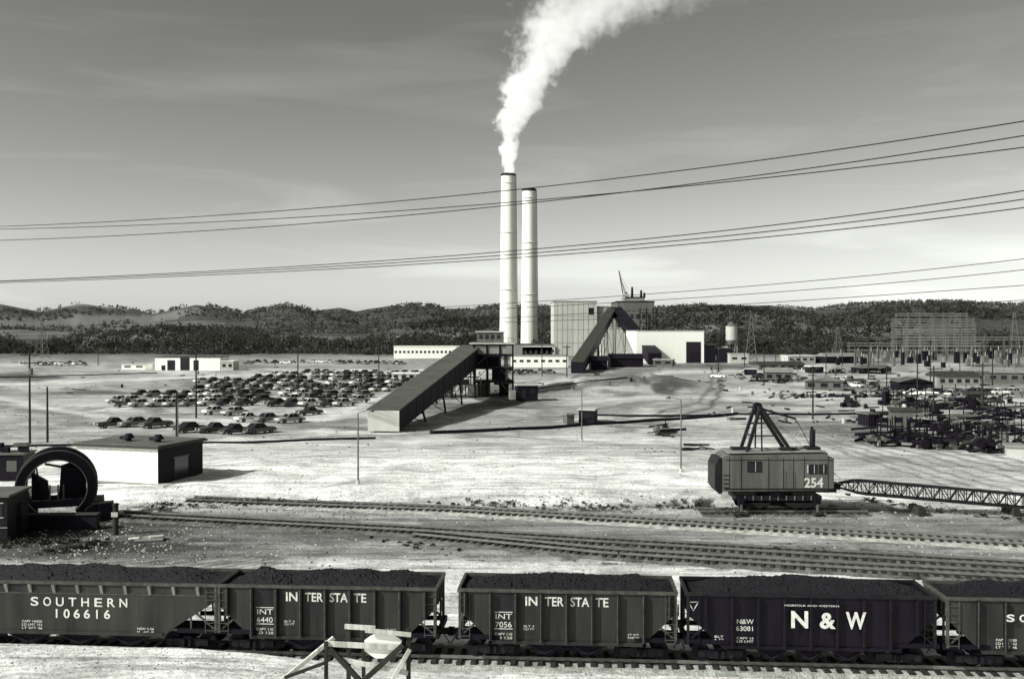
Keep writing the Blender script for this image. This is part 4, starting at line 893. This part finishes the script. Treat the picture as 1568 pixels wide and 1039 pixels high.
# ------------------------------------------------------------ BARRICADE foreground
def barricade():
    b=B(); d=38.; k=d/F
    X_=lambda p:(p-575)*k; Z_=lambda p:zz(p,d)
    post=lambda p,yt,y=0,w=.16: b.box(X_(p),y,(Z_(yt)-1)/2,w,w,Z_(yt)+1,'wood_d')
    post(533,953,0); post(625,962,0); post(550,975,1.0,.14)
    b.beam((X_(528),-.13,Z_(958)),(X_(575),-.13,Z_(961)),.06,.2,'wood')
    b.beam((X_(560),-.21,Z_(963)),(X_(630),-.21,Z_(970)),.06,.18,'wood')
    b.beam((X_(497),-.15,Z_(984)),(X_(612),-.15,Z_(990)),.06,.22,'wood')
    b.beam((X_(520),-.12,Z_(1008)),(X_(625),-.12,Z_(1030)),.06,.2,'wood')
    b.beam((X_(430),-.5,Z_(1040)),(X_(510),.1,Z_(978)),.12,.16,'wood'); b.beam((X_(500),-.2,Z_(980)),(X_(500),-.2,Z_(1045)),.14,.14,'wood_d')
    b.beam((X_(440),-.6,Z_(1030)),(X_(500),-.4,Z_(1010)),.1,.12,'wood_d')
    b.beam((X_(552),-.2,Z_(1045)),(X_(618),-.2,Z_(985)),.12,.2,'wood_d'); b.beam((X_(598),-.25,Z_(1045)),(X_(628),-.2,Z_(992)),.12,.16,'wood')
    b.beam((X_(505),-.2,Z_(990)),(X_(556),-.2,Z_(1045)),.12,.2,'wood_d')
    cx_,cz=X_(586),Z_(989); R=.68
    b.prism([(cx_+R*1.15*math.cos(math.pi/8+i*math.pi/4),cz+R*.8*math.sin(math.pi/8+i*math.pi/4)) for i in range(8)],-.02,.02,'white')
    b.obj('timber_barricade',(at(575,d),d,0),0,.01)
barricade()
# ------------------------------------------------------------ POWER LINES
def wires(name,lst,dr,dl,r):
    c=bpy.data.curves.new(name,'CURVE'); c.dimensions='3D'; c.bevel_depth=r; c.bevel_resolution=1
    for j,pts in enumerate(lst):
        xr=at(1568,dr+j*1.5); xl=at(0,dl+j*1.5); bb_=(xr-xl)/((dr+j*1.5)-(dl+j*1.5)); a_=xr-bb_*(dr+j*1.5)
        co=np.polyfit([p[0]/1568 for p in pts],[p[1] for p in pts],min(3,len(pts)-1))
        xs=np.linspace(-120,1700,60); sp=c.splines.new('POLY'); sp.points.add(len(xs)-1)
        for i,px_ in enumerate(xs):
            kk=(px_-CX)/F; d=a_/(kk-bb_); py_=np.polyval(co,px_/1568); sp.points[i].co=(kk*d,d,zz(py_,d),1)
    c.materials.append(M['wire']); o=bpy.data.objects.new(name,c); scene.collection.objects.link(o)
wires('power_lines',[[(0,347),(400,325),(760,294),(1100,254),(1568,186)],[(0,368),(400,348),(760,316),(1100,277),(1568,208)],[(0,351),(400,336),(760,312),(1100,280),(1568,226)]],75,150,.05)
wires('power_lines',[[(0,430),(400,411),(820,381),(1200,343),(1568,292)],[(0,431),(400,414),(820,387),(1200,352),(1568,305)],[(0,433),(400,417),(820,393),(1200,360),(1568,318)]],80,160,.05)
wires('power_lines',[[(0,505),(500,480),(1000,449),(1300,425),(1568,396)],[(0,510),(500,485),(1000,460),(1300,438),(1568,413)],[(0,515),(500,500),(1000,472),(1300,457),(1568,436)],[(0,520),(500,503),(1000,484),(1300,474),(1568,459)]],90,170,.036)
# ------------------------------------------------------------ LIGHT
el=math.radians(34); az=math.atan2(-.90,-.43)
ts=Vector((math.sin(az)*math.cos(el),math.cos(az)*math.cos(el),math.sin(el)))
sd=bpy.data.lights.new('sun','SUN'); sd.energy=5.0; sd.angle=math.radians(.5); sd.color=(1,.99,.95)
so=bpy.data.objects.new('sun',sd); scene.collection.objects.link(so); so.rotation_euler=(-ts).to_track_quat('-Z','Y').to_euler()
w=bpy.data.worlds.new('World'); scene.world=w; w.use_nodes=True; nt=w.node_tree; n=nt.nodes; l=nt.links
bg=n['Background']; bg.inputs[1].default_value=.10
sk=n.new('ShaderNodeTexSky'); sk.sky_type='NISHITA'; sk.sun_disc=False; sk.sun_elevation=el; sk.sun_rotation=az; sk.air_density=1.0; sk.dust_density=1.0
sc_=n.new('ShaderNodeSeparateColor'); l.new(sk.outputs[0],sc_.inputs[0])
def wm(op,a,b_=None,cl=False):
    q=n.new('ShaderNodeMath'); q.operation=op; q.use_clamp=cl
    for i,k in enumerate((a,b_)):
        if k is None: continue
        if isinstance(k,(int,float)): q.inputs[i].default_value=k
        else: l.new(k,q.inputs[i])
    return q.outputs[0]
tc=n.new('ShaderNodeTexCoord'); mp=n.new('ShaderNodeMapping'); mp.inputs['Scale'].default_value=(2.0,2.0,15); mp.inputs['Rotation'].default_value=(0,.04,0); l.new(tc.outputs['Generated'],mp.inputs[0])
nz=n.new('ShaderNodeTexNoise'); nz.inputs['Scale'].default_value=1.6; nz.inputs['Detail'].default_value=9; nz.inputs['Distortion'].default_value=.5; l.new(mp.outputs[0],nz.inputs[0])
cl=n.new('ShaderNodeMapRange'); l.new(nz.outputs[0],cl.inputs[0]); cl.inputs[1].default_value=.52; cl.inputs[2].default_value=.8; cl.inputs[3].default_value=1; cl.inputs[4].default_value=1.35
v=wm('MULTIPLY',wm('POWER',sc_.outputs[0],1.36),.93)
v=wm('MULTIPLY',v,cl.outputs[0])
cc=n.new('ShaderNodeCombineColor'); l.new(v,cc.inputs[0]); l.new(wm('MULTIPLY',v,1.015),cc.inputs[1]); l.new(wm('MULTIPLY',v,.965),cc.inputs[2]); l.new(cc.outputs[0],bg.inputs[0])
# ------------------------------------------------------------ CAMERA
cam=bpy.data.cameras.new('camera'); co=bpy.data.objects.new('camera',cam); scene.collection.objects.link(co); scene.camera=co
cam.sensor_width=36; cam.lens=36*F/1568; cam.clip_end=20000; cam.clip_start=.5
co.location=(0,0,H); co.rotation_euler=(math.pi/2-math.atan((519.5-YH)/F),0,0)
scene.view_settings.view_transform='Standard'; scene.view_settings.look='None'; scene.view_settings.exposure=0
